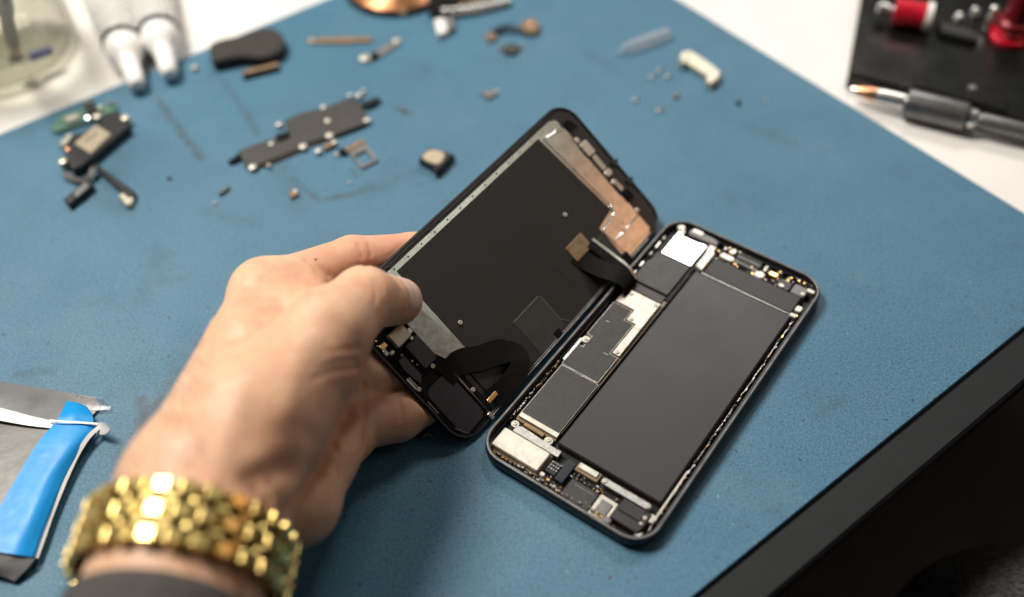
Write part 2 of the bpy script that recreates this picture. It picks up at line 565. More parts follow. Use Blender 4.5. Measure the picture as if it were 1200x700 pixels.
# ------------------------------------------------------------------ opened phone body
phone = empty('smartphone', (BASE_X, BASE_Y, 0.05), BASE_A)
tag(phone, 'opened black smartphone body with battery and circuit board showing, lying on the blue mat', 'smartphone')
W, H, RC = 78.1, 158.4, 11.5
def ring(inset, z, w=W, h=H, r=RC):
    return [(x, y, z) for x, y in rrect(w - 2 * inset, h - 2 * inset, max(.6, r - inset), 10)]
bm = bmesh.new()
prof = [(3.2, 0), (1.5, .25), (.55, .9), (.05, 2.0), (-.12, 3.3), (-.02, 4.6), (.10, 5.5), (.2, 6.1)]
add_loft(bm, [ring(i, z) for i, z in prof], True, True, False)
vr = [ring(.2, 6.1), ring(.42, 6.42)]
add_loft(bm, vr)
add_loft(bm, [ring(1.5, 6.42), ring(1.7, 6.2), ring(1.75, 3.6), ring(2.7, 3.5), ring(2.8, 1.1)], True, False, True)
bmesh.ops.remove_doubles(bm, verts=bm.verts[:], dist=.001)
obj('case', bm, M_CASE, phone, auto=math.radians(50))
bm = bmesh.new()
add_loft(bm, [ring(.34, 6.30), ring(.42, 6.50), ring(.62, 6.58), ring(1.28, 6.58), ring(1.46, 6.5), ring(1.54, 6.25)])
obj('rim', bm, M_RIM, phone, auto=math.radians(50))
prism('midplate', rrect(W - 6.4, H - 6.4, 8, 8), 1.15, 1.5, M_PLATE, phone, .1)

# battery
bat = prism('battery', rect(-13.6, 33.4, -58.2, 53.6, .9), 1.5, 5.15, M_BATT, phone, .55)
prism('battery_upper_cell', rect(-10.4, 32.5, 54.6, 65.9, .6), 1.5, 4.9, M_BATT2, phone, .4)
prism('battery_seam', rect(-10.6, 32.6, 53.9, 54.25), 1.5, 4.95, M_STEEL, phone, .08)
bits('adhesive_mark', bat, [(2.5, 47.3, 5.13, 6.5, .18, .035, -.02), (24.5, 45.2, 5.13, 5.5, .16, .035, -.03)], M_GRAPH2)
# narrow rail between battery and board
bits('rail', phone, [(-14.7, -2, 1.5, .5, 104, 3.2, 0), (-12.3, 60.5, 1.5, .5, 11, 3.0, 0)], M_CASE)

# logic board and its covers
prism('circuit_board', rect(-34.6, -15.4, -57.2, 31.5, .6), 1.5, 3.0, M_BROWN, phone, .1)
c1 = prism('board_shield_frame', rect(-34.2, -15.6, -55.9, -24.4, .4), 3.0, 4.15, M_CREAM, phone, .15)
prism('board_sticker', rect(-33.85, -15.9, -53.6, -24.8), 4.15, 4.34, M_GRAPH, phone, .06)
prism('board_strip', rect(-33.8, -15.3, -56.0, -53.9), 4.15, 4.5, M_CREAM, phone, .1)
poly2 = [(-34.5, -24.1), (-16.3, -24.1), (-16.3, -8.0), (-20.4, -8.0), (-20.4, 11.2), (-25.0, 11.2), (-25.0, 17.7), (-34.6, 17.7), (-34.6, -4.4), (-32.0, -4.4), (-32.0, -11.3), (-34.5, -11.3)]
prism('board_shield_frame', poly2, 3.0, 4.15, M_CREAM, phone, .15)
poly2b = [(-34.15, -23.75), (-16.65, -23.75), (-16.65, -8.35), (-20.75, -8.35), (-20.75, 10.85), (-25.35, 10.85), (-25.35, 17.35), (-34.25, 17.35), (-34.25, -4.05), (-31.65, -4.05), (-31.65, -11.65), (-34.15, -11.65)]
prism('board_sticker', poly2b, 4.15, 4.34, M_GRAPH, phone, .06)
bits('sticker_mark', phone, [(-30.6, 6.3, 4.33, 1.6, .35, .1, 0), (-20.0, -24.3, 4.3, 6.5, .35, .12, -.02), (-29.5, -24.4, 4.3, 3.4, .28, .12, .02), (-21.8, -9.3, 4.33, 2.6, .25, .08, 0)], M_CREAM)
polyL = [(-31.2, 27.6), (-16.6, 27.6), (-16.2, -7.4), (-19.8, -7.4), (-19.8, 11.6), (-24.4, 11.6), (-24.4, 18.3), (-33.8, 18.3), (-33.8, 21.5), (-31.2, 21.5)]
prism('cover_plate', polyL, 3.1, 4.6, M_CREAM, phone, .15)
prism('side_clip', rect(-35.4, -34.0, -22.0, -8.0), 3.0, 4.5, M_STEEL, phone, .1)
prism('screw_tab', rrect(3.4, 3.6, 1.6, 5, -32.9, -7.7), 3.9, 4.75, M_CREAM, phone, .12)
for u, v, z in ((-18.1, 26, 4.75), (-22.6, 13.2, 4.75), (-18.1, -5.9, 4.75), (-32.7, -7.5, 4.9), (-30.2, 25.8, 4.75), (-33.0, -59.5, 3.7), (-17.3, -58.4, 3.9)):
    screw(phone, u, v, z, .95, M_CREAM)
# wiring springs left of the board
random.seed(4)
its = []
for k in range(26):
    v = -58 + k * 1.35
    its.append((-35.9 + random.uniform(-.25, .25), v, 3.0 + random.random(), random.uniform(.3, .9), random.uniform(.5, 1.6), random.uniform(.5, 1.3), random.uniform(-.6, .6)))
bits('edge_springs', phone, its[:13], M_STEEL)
bits('edge_contacts', phone, its[13:], M_BROWN)
# upper left: shield plate and dark covers
prism('upper_board', rect(-35.3, -15.6, 32.2, 72.3, .8), 1.5, 3.0, M_PLATE, phone, .1)
prism('polished_plate', [(-32.2, 55.3), (-17.0, 55.3), (-17.0, 70.6), (-20.4, 70.6), (-20.4, 69.8), (-29.4, 69.8), (-29.4, 71.6), (-32.2, 71.6)], 3.0, 4.5, M_WHITEP, phone, .25)
prism('graphite_cover', [(-35.0, 34.2), (-17.0, 34.2), (-17.0, 54.9), (-33.9, 54.9), (-33.9, 48.5), (-35.0, 48.5)], 3.0, 4.35, M_GRAPH2, phone, .2)
bits('cover_groove', phone, [(-31.4, 43.6, 4.33, 6.0, .28, .05, 0), (-28.5, 42.2, 4.33, .28, 2.8, .05, 0)], M_BLACKP)
prism('lower_flap', rect(-34.5, -17.2, 29.0, 33.2, .4), 2.2, 3.7, M_GRAPH2, phone, .15)
for k, (v0, v1) in enumerate(((34, 39), (42, 45.5), (51, 53), (56, 60.5), (63, 65))):
    prism('side_contact', rect(-36.3, -35.45, v0, v1, .2), 2.6, 4.7 + .2 * (k % 2), M_STEEL if k % 2 else M_CREAM, phone, .12)
# top edge: camera bracket, sensors
prism('camera_bracket', [(-27.5, 72.2), (-13.6, 72.6), (-13.2, 75.2), (-16, 76.3), (-27, 76.3), (-28.2, 74.5)], 2, 5.2, M_GREYP, phone, .3)
prism('bracket_clip', rrect(5.5, 2.6, 1.0, 4, -24.2, 75.2), 5.2, 5.7, M_PALE, phone, .15)
prism('corner_clip', rrect(3.6, 3.4, 1.5, 5, -32.2, 73.9), 2, 5.4, M_PALE, phone, .3)
prism('corner_clip', rrect(2.2, 2.2, 1.0, 5, -30.2, 72.0), 2, 5.2, M_PALE, phone, .3)
prism('antenna_strip', [(-15.2, 56.6), (-11.4, 55.4), (-11.4, 68.2), (-12.6, 69.0), (-12.6, 72.0), (-16.0, 72.0), (-16.0, 68.4), (-15.2, 67.0)], 2.0, 5.0, M_PALE, phone, .3)
prism('camera_clip', rrect(7.0, 3.2, 1.4, 5, -5.8, 69.3), 2.0, 5.0, M_PALE, phone, .35)
prism('camera_clip', rrect(2.6, 3.8, 1.1, 5, -5.0, 73.6), 2.0, 5.4, M_PALE, phone, .3)
for k in range(4):
    prism('speaker_grille_bar', rect(-2.6, 9.2, 69.1 + 1.75 * k, 70.3 + 1.75 * k, .3), 2.0, 4.6, (M_GREYP, M_GRAPH2)[k % 2], phone, .2)
prism('round_contact', rrect(5.0, 4.4, 2.1, 7, 11.2, 67.8), 2.0, 5.2, M_PALE, phone, .45)
prism('gold_contact', rrect(4.0, 2.6, .7, 4, 16.2, 71.6), 2.0, 5.0, M_GOLD_C, phone, .3)
prism('gold_contact', rrect(1.6, 3.8, .5, 4, 11.9, 72.7), 2.0, 5.2, M_CREAM, phone, .3)
prism('sensor_block', rect(19.6, 26.0, 66.2, 71.6, .8), 2.0, 4.6, M_BLACKP, phone, .4)
prism('sensor_block', rect(26.6, 33.2, 66.6, 72.6, 1.0), 2.0, 4.5, M_GREYP, phone, .4)
prism('sensor_contact', rrect(2.6, 2.0, .8, 4, 22.0, 67.5), 4.3, 5.0, M_PALE, phone, .2)
prism('sensor_contact', rrect(2.2, 1.8, .7, 4, 32.0, 68.3), 4.3, 4.9, M_CREAM, phone, .2)
prism('corner_contact', rrect(3.6, 2.2, .8, 4, 34.2, 71.4), 2, 5.2, M_CREAM, phone, .2)
prism('side_block', rrect(3.0, 3.6, 1.0, 5, 34.3, 59.2), 2, 5.0, M_PALE, phone, .35)
prism('side_block', rrect(3.4, 2.4, .9, 5, 33.9, 54.5), 2, 5.1, M_CREAM, phone, .35)
its, its2, its3 = [], [], []
for k in range(46):
    u = -26 + k * 1.32 + random.uniform(-.4, .4)
    tgt = random.choice((its, its2, its3))
    tgt.append((u, random.choice((66.9, 67.4, 74.6, 75.4)) + random.uniform(-.5, .5), 1.6, random.uniform(.4, 1.7), random.uniform(.4, 1.2), random.uniform(1.4, 3.3), random.uniform(-.3, .3)))
for k in range(92):
    v = -71 + k * 1.4 + random.uniform(-.3, .3)
    tgt = random.choice((its, its, its2, its3, its3))
    tgt.append((35.15 + random.uniform(-.35, .35), v, 1.6, random.uniform(.25, .8), random.uniform(.5, 2.2), random.uniform(1.6, 3.5), random.uniform(-.12, .12)))
for k in range(30):
    u = -32 + k * 1.9
    tgt = random.choice((its, its2, its3))
    tgt.append((u, -75.0 + random.uniform(-.4, .5), 1.6, random.uniform(.5, 1.8), random.uniform(.4, 1.0), random.uniform(1.2, 2.8), random.uniform(-.2, .2)))
for k in range(60):
    u = random.uniform(-12, 33)
    tgt = random.choice((its, its2, its3, its3))
    tgt.append((u, random.uniform(67.2, 75.2), 1.6, random.uniform(.4, 1.5), random.uniform(.4, 1.1), random.uniform(1.0, 2.8), random.uniform(-.4, .4)))
for k in range(46):
    u = random.uniform(-12, 19)
    tgt = random.choice((its, its2, its3, its3))
    tgt.append((u, random.choice((random.uniform(-66.8, -64.4), random.uniform(-76, -71))), 1.6, random.uniform(.4, 1.4), random.uniform(.35, 1.0), random.uniform(.8, 2.2), random.uniform(-.4, .4)))
bits('silver_springs', phone, its, M_STEEL)
bits('gold_springs', phone, its2, M_GOLD_C)
bits('dark_clips', phone, its3, M_GREYP)
bits('side_rail', phone, [(35.0, k, 1.6, .35, 21, 2.6, 0) for k in (-60, -36, -12, 12, 36)], M_STEEL)
prism('side_bracket', [(32.6, -63.5), (34.2, -63.5), (34.2, -40), (35.2, -38), (35.2, -66.5), (30.8, -68.2), (30.8, -66.6), (32.6, -65.6)], 2, 4.4, M_CREAM, phone, .15)
# bottom edge
prism('haptic_engine', rrect(22.2, 9.8, .9, 5, -23.6, -68.9), 1.5, 5.7, M_CREAM, phone, .45)
prism('haptic_engine_base', rrect(23.4, 11.0, .8, 4, -23.5, -68.9), 1.5, 3.2, M_BROWN, phone, .2)
prism('haptic_bracket', [(-31.6, -63.4), (-31.6, -60.4), (-29.2, -59.4), (-14.6, -60.3), (-9.9, -60.3), (-9.9, -63.5)], 2.0, 4.6, M_STEEL, phone, .2)
bits('board_connector', phone, [(-25.0, -57.7, 3, 9.5, 1.7, 1.2, -.02)], M_BROWN)
bits('connector_pins', phone, [(-29.0 + 1.15 * k, -57.6, 3.9, .5, 1.2, .45, 0) for k in range(8)], M_GOLD_C)
prism('screw_tab', rrect(3.4, 3.2, 1.5, 5, -33.0, -59.6), 2.6, 3.6, M_CREAM, phone, .12)
prism('screw_tab', rrect(3.8, 3.4, 1.6, 5, -17.4, -58.7), 2.6, 3.8, M_CREAM, phone, .12)
prism('dock_flex', [(-6.2, -61.2), (-2.2, -61.2), (-2.2, -71.8), (-6.0, -71.8)], 2.2, 4.2, M_BLUEBLK, phone, .2)
prism('dock_flex', rect(-11.4, -6.6, -70.6, -64.8, .6), 2.0, 3.6, M_BLUEBLK, phone, .2)
bits('dock_solder', phone, [(-10.4 + 1.1 * (k % 4), -65.6 - 1.5 * (k // 4), 3.5, .7, .9, .5, .3 * k) for k in range(12)], M_STEEL)
prism('dock_contact', rrect(2.4, 2.0, .9, 5, -10.8, -72.6), 1.6, 4.0, M_PALE, phone, .3)
prism('dock_contact', rrect(2.0, 1.6, .7, 5, -7.6, -73.4), 1.6, 4.0, M_GOLD_C, phone, .3)
prism('dock_contact', rrect(1.6, 1.6, .7, 5, -4.2, -74.4), 1.6, 3.6, M_PALE, phone, .3)
prism('connector_cap', rect(-1.2, 7.4, -62.6, -60.0, .4), 2.0, 4.7, M_CREAM, phone, .2)
prism('connector_base', rect(-1.8, 8.4, -63.8, -59.6, .4), 2.0, 3.9, M_BROWN, phone, .2)
prism('dock_shield', rect(-.4, 11.8, -76.0, -67.3, .5), 1.6, 3.4, M_GRAPH, phone, .2)
bits('shield_mark', phone, [(2.4 + 1.1 * k, -68.9, 3.38, .7, .22, .05, 0) for k in range(8)], M_CREAM)
prism('clamp_bar', rrect(21.8, 3.0, 1.45, 6, 20.4, -61.9), 3.4, 4.7, M_STEEL, phone, .2)
screw(phone, 11.0, -61.9, 4.85, .95, M_CREAM)
screw(phone, 29.9, -61.9, 4.85, .95, M_CREAM)
prism('silver_tray', rect(12.2, 20.0, -76.2, -66.4, .4), 1.6, 2.8, M_CREAM, phone, .15)
prism('tray_pad', rect(13.8, 18.6, -74.0, -68.2, .3), 2.8, 3.4, M_GREYP, phone, .15)
prism('microphone_block', [(20.4, -74.0), (32.4, -74.0), (33.2, -70), (33.0, -64.4), (31.0, -64.0), (20.8, -64.0)], 1.6, 5.1, M_BLACKP, phone, .35)
prism('microphone_lid', rect(21.4, 30.8, -69.6, -64.6, .4), 5.1, 5.6, M_BLACKP, phone, .2)
screw(phone, 31.6, -67.0, 5.2, .9, M_PALE)
screw(phone, 31.6, -69.8, 5.2, .75, M_CREAM)
prism('round_contact', rrect(3.4, 3.2, 1.5, 6, 20.3, -75.3), 1.6, 4.6, M_GREYP, phone, .5)
prism('corner_solder', [(31.6, -74.8), (34.0, -74.6), (34.2, -71.8), (33.0, -73.0), (31.8, -73.0)], 1.6, 4.4, M_PALE, phone, .3)
prism('round_contact', rrect(1.8, 1.8, .8, 5, 16.4, -76.6), 1.6, 3.8, M_PALE, phone, .4)

# ------------------------------------------------------------------ lifted display panel
panel = empty('smartphone_display', (0, 0, 0))
tag(panel, 'black display panel with metal backing, held tilted up beside the open phone body', 'phone display')
Mp = Matrix((Vector(EU), Vector(EV), Vector(PN))).transposed().to_4x4()
Mp.translation = Vector(PO * S)
panel.matrix_world = Mp
PW, PH = 76.2, 156.4
bm = bmesh.new()
def pr_(i, z):
    return [(x, y, z) for x, y in rrect(PW - 2 * i, PH - 2 * i, max(.6, 11.2 - i), 10)]
add_loft(bm, [pr_(.7, -.68), pr_(.15, -.5), pr_(0, -.1), pr_(.1, .25)], True, True, True)
obj('glass', bm, M_GLASSB, panel, auto=math.radians(40))
bm = bmesh.new()
add_loft(bm, [pr_(.35, .22), pr_(.4, .95), pr_(.6, 1.15), pr_(1.25, 1.15), pr_(1.4, .9), pr_(1.5, .4)], True, False, False)
obj('bezel_frame', bm, M_BLACKP, panel, auto=math.radians(40))
prism('bezel_plate', rrect(PW - 3.2, PH - 3.2, 9.6, 8), .24, .45, M_BLACKP, panel, .05)
# steel back plate, black sheet over it
prism('back_plate', [(-34.6, -53), (-34.6, 62.5), (-32.8, 66.2), (-27.6, 66.0), (36.0, 66.0), (36.0, -53)], .45, .95, M_PSTEEL, panel, .12)
sheet = prism('back_sheet', [(-32.2, -47.3), (14.0, -47.3), (14.0, -53.6), (36.0, -53.6), (36.0, 44.6), (16.6, 44.6), (14.8, 55.8), (13.4, 56.6), (-32.2, 51.2)], .95, 1.08, M_BLACKM, panel, .04)
bracket = prism('top_bracket', [(-30.6, 53.0), (-29.4, 65.3), (-26.8, 66.8), (34.4, 67.2), (34.4, 46.5), (18.6, 44.6), (17.3, 54.8), (13.2, 57.6)], .95, 1.3, M_PSTEEL, panel, .25)
for pts_, r_ in ((smooth_curve([(-30.2, 54.5, 1.3), (-29.3, 58.5, 1.45), (-29.2, 62.0, 1.35), (-27.0, 64.4, 1.2)], 6), .45),
                 (smooth_curve([(13.0, 57.7, 1.2), (16.3, 56.2, 1.4), (17.6, 53.0, 1.4), (18.7, 45.0, 1.2)], 6), .42),
                 ([(25.8, 66.8, 1.2), (25.8, 46.0, 1.25)], .35)):
    bm = bmesh.new()
    add_tube(bm, pts_, r_, 6)
    obj('pressed_edge', bm, M_WHITEP, bracket, smooth=True)
prism('edge_dimple', rrect(.9, .9, .4, 5, 22.8, 56.5), 1.28, 1.36, M_BLACKP, bracket, .03)
for k in range(13):
    v = -47.5 + 8.6 * k
    prism('plate_hole', rrect(.8, .8, .35, 4, -33.4 + .15 * (k % 2), v), .94, 1.0, M_BLACKP, panel, .02)
bm = bmesh.new()
add_tube(bm, [(-36.2, -55, .8), (-36.3, 60, .8)], .22, 6)
obj('edge_seal', bm, M_RIM, panel)
for v0, v1 in ((-49, -40), (-24, -19), (-16.5, -14), (14, 18), (21, 23), (42, 47)):
    prism('seal_gap', rect(-35.6, -34.7, v0, v1, .2), .6, 1.12, M_BLACKP, panel, .05)
for q in ((36.1, 1.2), (36.9, 1.5)):
    bm = bmesh.new()
    add_tube(bm, [(q[0], -60, q[1]), (q[0], 62, q[1])], .25, 6)
    obj('hinge_seal', bm, M_GREYP if q[0] < 36.5 else M_STEEL, panel)
# top small parts
prism('top_clip', rrect(2.6, 2.4, .6, 4, -19.4, 67.4), 1.0, 2.0, M_PALE, panel, .2)
prism('top_clip', rrect(7.2, 5.0, .7, 4, -13.4, 68.6), 1.0, 2.6, M_PALE, panel, .25)
prism('top_clip', rrect(8.6, 3.2, .7, 4, -5.0, 68.8), 1.0, 2.0, M_CREAM, panel, .25)
prism('top_clip', rrect(3.2, 4.4, 1.2, 5, 1.6, 69.0), 1.0, 2.2, M_PALE, panel, .25)
prism('top_clip', rrect(2.4, 3.4, 1.1, 5, 6.6, 68.2), 1.0, 2.2, M_STEEL, panel, .25)
prism('top_clip', rrect(4.6, 2.6, .8, 5, 10.0, 68.8), 1.0, 2.0, M_CREAM, panel, .25)
prism('top_clip', rrect(2.2, 2.2, 1.0, 5, 23.8, 67.9), 1.0, 2.0, M_PALE, panel, .25)
prism('top_module', rect(12.8, 18.4, 66.9, 71.8, .5), .9, 2.2, M_FLEX, panel, .3)
prism('top_tab', rect(-21.5, 13.5, 66.0, 66.7, .2), .9, 1.6, M_FLEX, panel, .1)
prism('top_hook', [(-1.0, 74.6), (2.2, 74.6), (1.2, 78.8), (-.4, 78.8)], .5, 1.6, M_BLACKP, panel, .2)
prism('top_hook', [(10.2, 74.6), (13.4, 74.6), (12.4, 78.7), (10.8, 78.7)], .5, 1.6, M_BLACKP, panel, .2)
prism('corner_pad', [(-29.5, 68.2), (-24, 68.2), (-24, 74.0), (-27, 73.2), (-29.5, 71)], .45, 1.2, M_FLEX, panel, .15)
# ribbon cables crossing to the body
bm = bmesh.new()
path = smooth_curve([(16.4, 24.5, 1.3), (22, 25.8, 2.0), (29, 27.5, 5.2), (35.5, 29.2, 9.6), (41.5, 29.8, 10.6), (45.4, 29.4, 7.4)], 7)
add_ribbon(bm, path, 9.0, .16, (0, 0, 1))
fl = obj('ribbon_cable', bm, M_FLEX, panel, auto=math.radians(40))
prism('cable_pad', rect(11.6, 19.6, 22.6, 34.6, .5), 1.08, 1.7, M_BROWN, panel, .15)
prism('cable_stiffener', rect(19.4, 35.4, 35.2, 44.2, .4), 1.3, 1.9, M_GRAPH, panel, .15)
bm = bmesh.new()
path = smooth_curve([(17.5, 34.6, 1.5), (23, 34.9, 3.2), (30, 35.0, 5.6), (37, 34.4, 8.6), (43, 33.6, 8.2)], 7)
add_ribbon(bm, path, 5.2, .16, (0, 0, 1))
obj('ribbon_cable', bm, M_FLEX, panel, auto=math.radians(40))
bm = bmesh.new()
add_ribbon(bm, [np.array(p) + [0, 2.3, .4] for p in path], 1.3, .3, (0, 0, 1))
obj('gold_trace', bm, M_CREAM, panel)
prism('cable_connector', rect(32.4, 37.6, 39.2, 45.6, .5), 1.0, 4.2, M_FLEX, panel, .3)
# film patch and print
patch = prism('film_patch', [(17.2, -22.8), (36.6, -22.8), (36.6, -9.0), (34.0, -3.8), (18.4, -3.8), (17.2, -5.0)], 1.08, 1.24, M_GRAPH, panel, .05)
bm = bmesh.new()
add_tube(bm, [(17.2, -22.8, 1.22), (17.2, -5.0, 1.22), (18.4, -3.8, 1.22), (31.5, -3.8, 1.22), (37.0, .5, 1.22)], .14, 5)
obj('patch_edge', bm, M_GREYP, panel)
prism('patch_notch', rect(33.0, 36.6, -11.6, -7.6, .3), 1.2, 1.5, M_FLEX, panel, .1)
bits('sheet_crease', panel, [(20.5, 12.0, 1.06, 14.5, .2, .06, .04)], M_FLEX)
for u, v in ((.9, -41.5), (.9, 34.7), (23.8, -57.8), (5.1, -64.0), (7.6, -75.2)):
    screw(panel, u, v, 1.35, 1.0, M_PALE)
# lower assembly
prism('lower_steel', [(-34.0, -53), (13.6, -47.4), (13.6, -54.6), (2.0, -59.8), (-34.0, -59.8)], 1.1, 1.3, M_GSTEEL, panel, .12)
prism('lower_carrier', rect(-34.4, 35.8, -76.2, -56.2, 2.5), .45, .9, M_FLEX, panel, .12)
prism('earpiece_block', rect(-8.6, 4.0, -67.8, -60.2, .6), .9, 2.6, M_BLACKP, panel, .35)
prism('connector_block', rrect(6.6, 8.2, .9, 5, -13.0, -66.2), .9, 3.1, M_BEIGE, panel, .35)
prism('connector_ear', rrect(2.6, 2.0, .9, 5, -11.5, -61.3), .9, 2.4, M_STEEL, panel, .25)
prism('connector_ear', rrect(2.0, 1.8, .8, 5, -8.6, -63.0), .9, 2.4, M_STEEL, panel, .25)
prism('button_flex', [(-6, -70.2), (4.6, -70.2), (7.0, -73.4), (-2, -74.6), (-6.5, -73.6)], .9, 1.8, M_BLUEBLK, panel, .2)
prism('contact_clip', rrect(2.2, 3.2, .5, 4, -14.4, -74.0), .9, 2.0, M_GOLD_C, panel, .2)
prism('contact_clip', rrect(2.6, 1.9, .5, 4, -12.0, -75.3), .9, 2.4, M_WHITEP, panel, .2)
prism('contact_clip', rrect(1.6, 2.2, .4, 4, -10.2, -73.2), .9, 2.0, M_CREAM, panel, .2)
prism('contact_bar', rect(1.2, 7.0, -76.6, -75.7, .3), .9, 1.8, M_CREAM, panel, .12)
prism('contact_bar', rect(1.4, 6.6, -75.3, -74.8, .2), .9, 1.6, M_STEEL, panel, .1)
bits('solder_dots', panel, [(-21 + k * 1.7, -75.6 + (k % 3) * .5, .9, .6, .5, .6, .2 * k) for k in range(4)] + [(-2.2, -69.2, .9, .9, .8, .9, .4), (.2, -68.6, .9, .7, .7, .9, .1), (-6.8, -70.8, .9, .8, .9, .8, .7)], M_CREAM)
prism('home_button_cover', rect(10.4, 34.6, -74.6, -60.6, 3.2, 6), .9, 1.35, M_BLUEBLK, panel, .25)
for pts_, r_ in (([(10.0, -59.2, 1.6), (35.2, -59.6, 1.6)], .4), ([(34.9, -72.0, 1.3), (29.0, -75.2, 1.3)], .2)):
    bm = bmesh.new()
    add_tube(bm, pts_, r_, 6)
    obj('cover_edge', bm, M_GREYP, panel, smooth=True)
prism('slot_bar', rect(13.6, 20.0, -76.4, -75.8, .2), .9, 1.7, M_GREYP, panel, .1)
prism('slot_bar', rect(14.0, 20.4, -77.2, -76.9, .1), .9, 1.5, M_GREYP, panel, .06)
prism('seal_lump', rrect(3.4, 2.2, .8, 5, 36.4, -60.0), .8, 2.4, M_STEEL, panel, .3)
bm = bmesh.new()
path = smooth_curve([(12.0, -63.6, 1.6), (11.4, -58.0, 2.0), (12.8, -52.5, 2.4), (17.0, -46.0, 2.6), (21.5, -37.0, 3.2), (27.0, -33.2, 4.4), (31.2, -37.0, 5.4), (32.6, -46.0, 5.0), (32.2, -54.5, 2.6)], 7)
add_ribbon(bm, path, [9.5] * 10 + [10.5] * 20 + [9.0] * (len(path) - 30), .16, (0, 0, 1))
obj('home_button_cable', bm, M_FLEX, panel, auto=math.radians(40))
prism('cable_plug', rrect(2.0, 7.2, .8, 5, 31.4, -54.0), 2.9, 3.5, M_GOLD_C, panel, .2)

#<<HAND
# ------------------------------------------------------------------ the hand
def pdist(P):
    return float((np.asarray(P) - PO) @ PN)
def under(x, y, z, r, gap=1.0):          # joint under the panel: keep it clear of the glass
    while z > r * .8:
        P = UZ(x, y, z)
        if pdist(P) < -(r + gap):
            break
        z -= .4
    return UZ(x, y, max(z, r + .3))
def over(x, y, r, press=.6):             # joint resting on the panel's face
    d = ray(x, y)
    t = ((PO + PN * (1.3 + r - press) - CP) @ PN) / (d @ PN)
    return CP + d * t
WC, FC = UZ(240, 583, 58), UZ(203, 705, 56)
AX = (FC - WC) / np.linalg.norm(FC - WC)          # towards the elbow
RD = np.array([.35, .1, .93])
RD = RD - AX * (RD @ AX)
RD /= np.linalg.norm(RD)                          # thumb side, up
LD = np.cross(RD, AX)
FE = FC + AX * 90
cones = []                                        # (a, b, ra, rb, k)
def cone(a, b, ra, rb, k=6.0):
    cones.append((np.array(a, float), np.array(b, float), ra, rb, k))
# forearm and wrist
cone(FE + RD * 8, WC + RD * 8, 29, 25.5, 1)
cone(FE - RD * 6, WC - RD * 10, 27, 23.5, 10)
I1, I2, I3 = UZ(313, 346, 52), under(413, 305, 44, 9.6), under(482, 298, 40, 8.6)
I4 = under(540, 285, 34, 7.8)
T0, T1, T2, T3 = UZ(300, 492, 68), UZ(384, 388, 70), UZ(427, 351, 61), over(467, 353, 8.6)
# metacarpals / back of the hand
cone(WC + RD * 5 - LD * 4, I1, 21.5, 13.0, 9)
cone(WC - RD * 4, UZ(322, 372, 34), 21, 13.0, 10)
cone(WC - RD * 14, UZ(345, 440, 20), 19, 12.5, 10)
# thumb column and thenar
cone(WC + RD * 6 + LD * 6, T0, 19, 21.0, 10)
cone(T0, T1, 21.0, 15.4, 8)
cone(UZ(330, 480, 60), UZ(372, 430, 62), 22, 15.0, 8)
cone(T1, T2, 14.6, 12.2, 4)
cone(T2, T3, 11.6, 8.7, 3.5)
cone(T2 * .35 + T3 * .65, T3 + (T3 - T2) * .06 - PN * .8, 9.6, 8.3, 3)
# web between thumb and index
cone(UZ(318, 395, 58), UZ(352, 368, 58), 17, 10.0, 9)
cone(I1, UZ(362, 350, 52), 12, 8.5, 8)
# index
cone(I1, I2, 12.6, 9.8, 6)
cone(I2, I3, 9.7, 8.8, 2.5)
cone(I3, I4, 8.7, 7.4, 2.5)
# heel of the palm (little-finger side)
cone(WC - RD * 12 + LD * 4, UZ(350, 588, 30), 18.5, 14.8, 5)
cone(UZ(345, 590, 30), UZ(374, 538, 24), 15.8, 13.6, 3)
hand_fingers = []
P0, P1, P2, P3 = UZ(374, 500, 19), UZ(404, 505, 15), under(466, 488, 10.5, 9.6), under(520, 462, 8, 8)
cone(UZ(372, 540, 24), P1, 14, 12.4, 4)
cone(P0, P1, 13, 12.2, 4)
cone(P1 + [4, 3, 0], P2, 10.8, 10.2, .8)
cone(P2, P3, 9.9, 8.0, 2)
R0, R1, R2, R3 = UZ(352, 452, 30), under(410, 452, 26, 10.5), under(470, 430, 20, 9), under(520, 400, 16, 8)
cone(R0, R1, 13, 11, 5)
cone(R1, R2, 10.4, 9.4, .8)
cone(R2, R3, 9.2, 7.8, 2)
M0, M1, M2, M3 = UZ(338, 412, 38), under(412, 408, 34, 10.5), under(480, 375, 27, 9), under(530, 345, 22, 8)
cone(M0, M1, 13, 10.8, 5)
cone(M1, M2, 10.4, 9.4, .8)
cone(M2, M3, 9.2, 7.8, 2)

H_STEP = .95
allp = np.array([c[i] for c in cones for i in (0, 1)])
lo = allp.min(0) - 34
hi = allp.max(0) + 27
lo[1] = max(lo[1], FE[1] - 10)
dims = np.ceil((hi - lo) / H_STEP).astype(int)
gx, gy, gz = [(lo[i] + H_STEP * np.arange(dims[i])).astype(np.float32) for i in range(3)]
X, Y, Z = gx[:, None, None], gy[None, :, None], gz[None, None, :]
def round_cone(a, b, ra, rb):
    ab = b - a
    L2 = float(ab @ ab)
    t = ((X - a[0]) * ab[0] + (Y - a[1]) * ab[1] + (Z - a[2]) * ab[2]) / L2
    L = math.sqrt(L2)
    d2 = (X - a[0]) ** 2 + (Y - a[1]) ** 2 + (Z - a[2]) ** 2
    q = np.sqrt(np.maximum(d2 - t * t * L2, 0))
    sl = (ra - rb) / L
    tt = np.clip(t + q / L * sl / math.sqrt(max(1e-4, 1 - sl * sl)), 0, 1)
    dx = t - tt
    return np.sqrt(q * q + dx * dx * L2) - (ra + (rb - ra) * tt)
D = None
for a, b, ra, rb, k in cones:
    d = round_cone(a, b, ra, rb)
    if D is None:
        D = d
    else:
        h = np.maximum(k - np.abs(D - d), 0) / k
        D = np.minimum(D, d) - h * h * k * .25
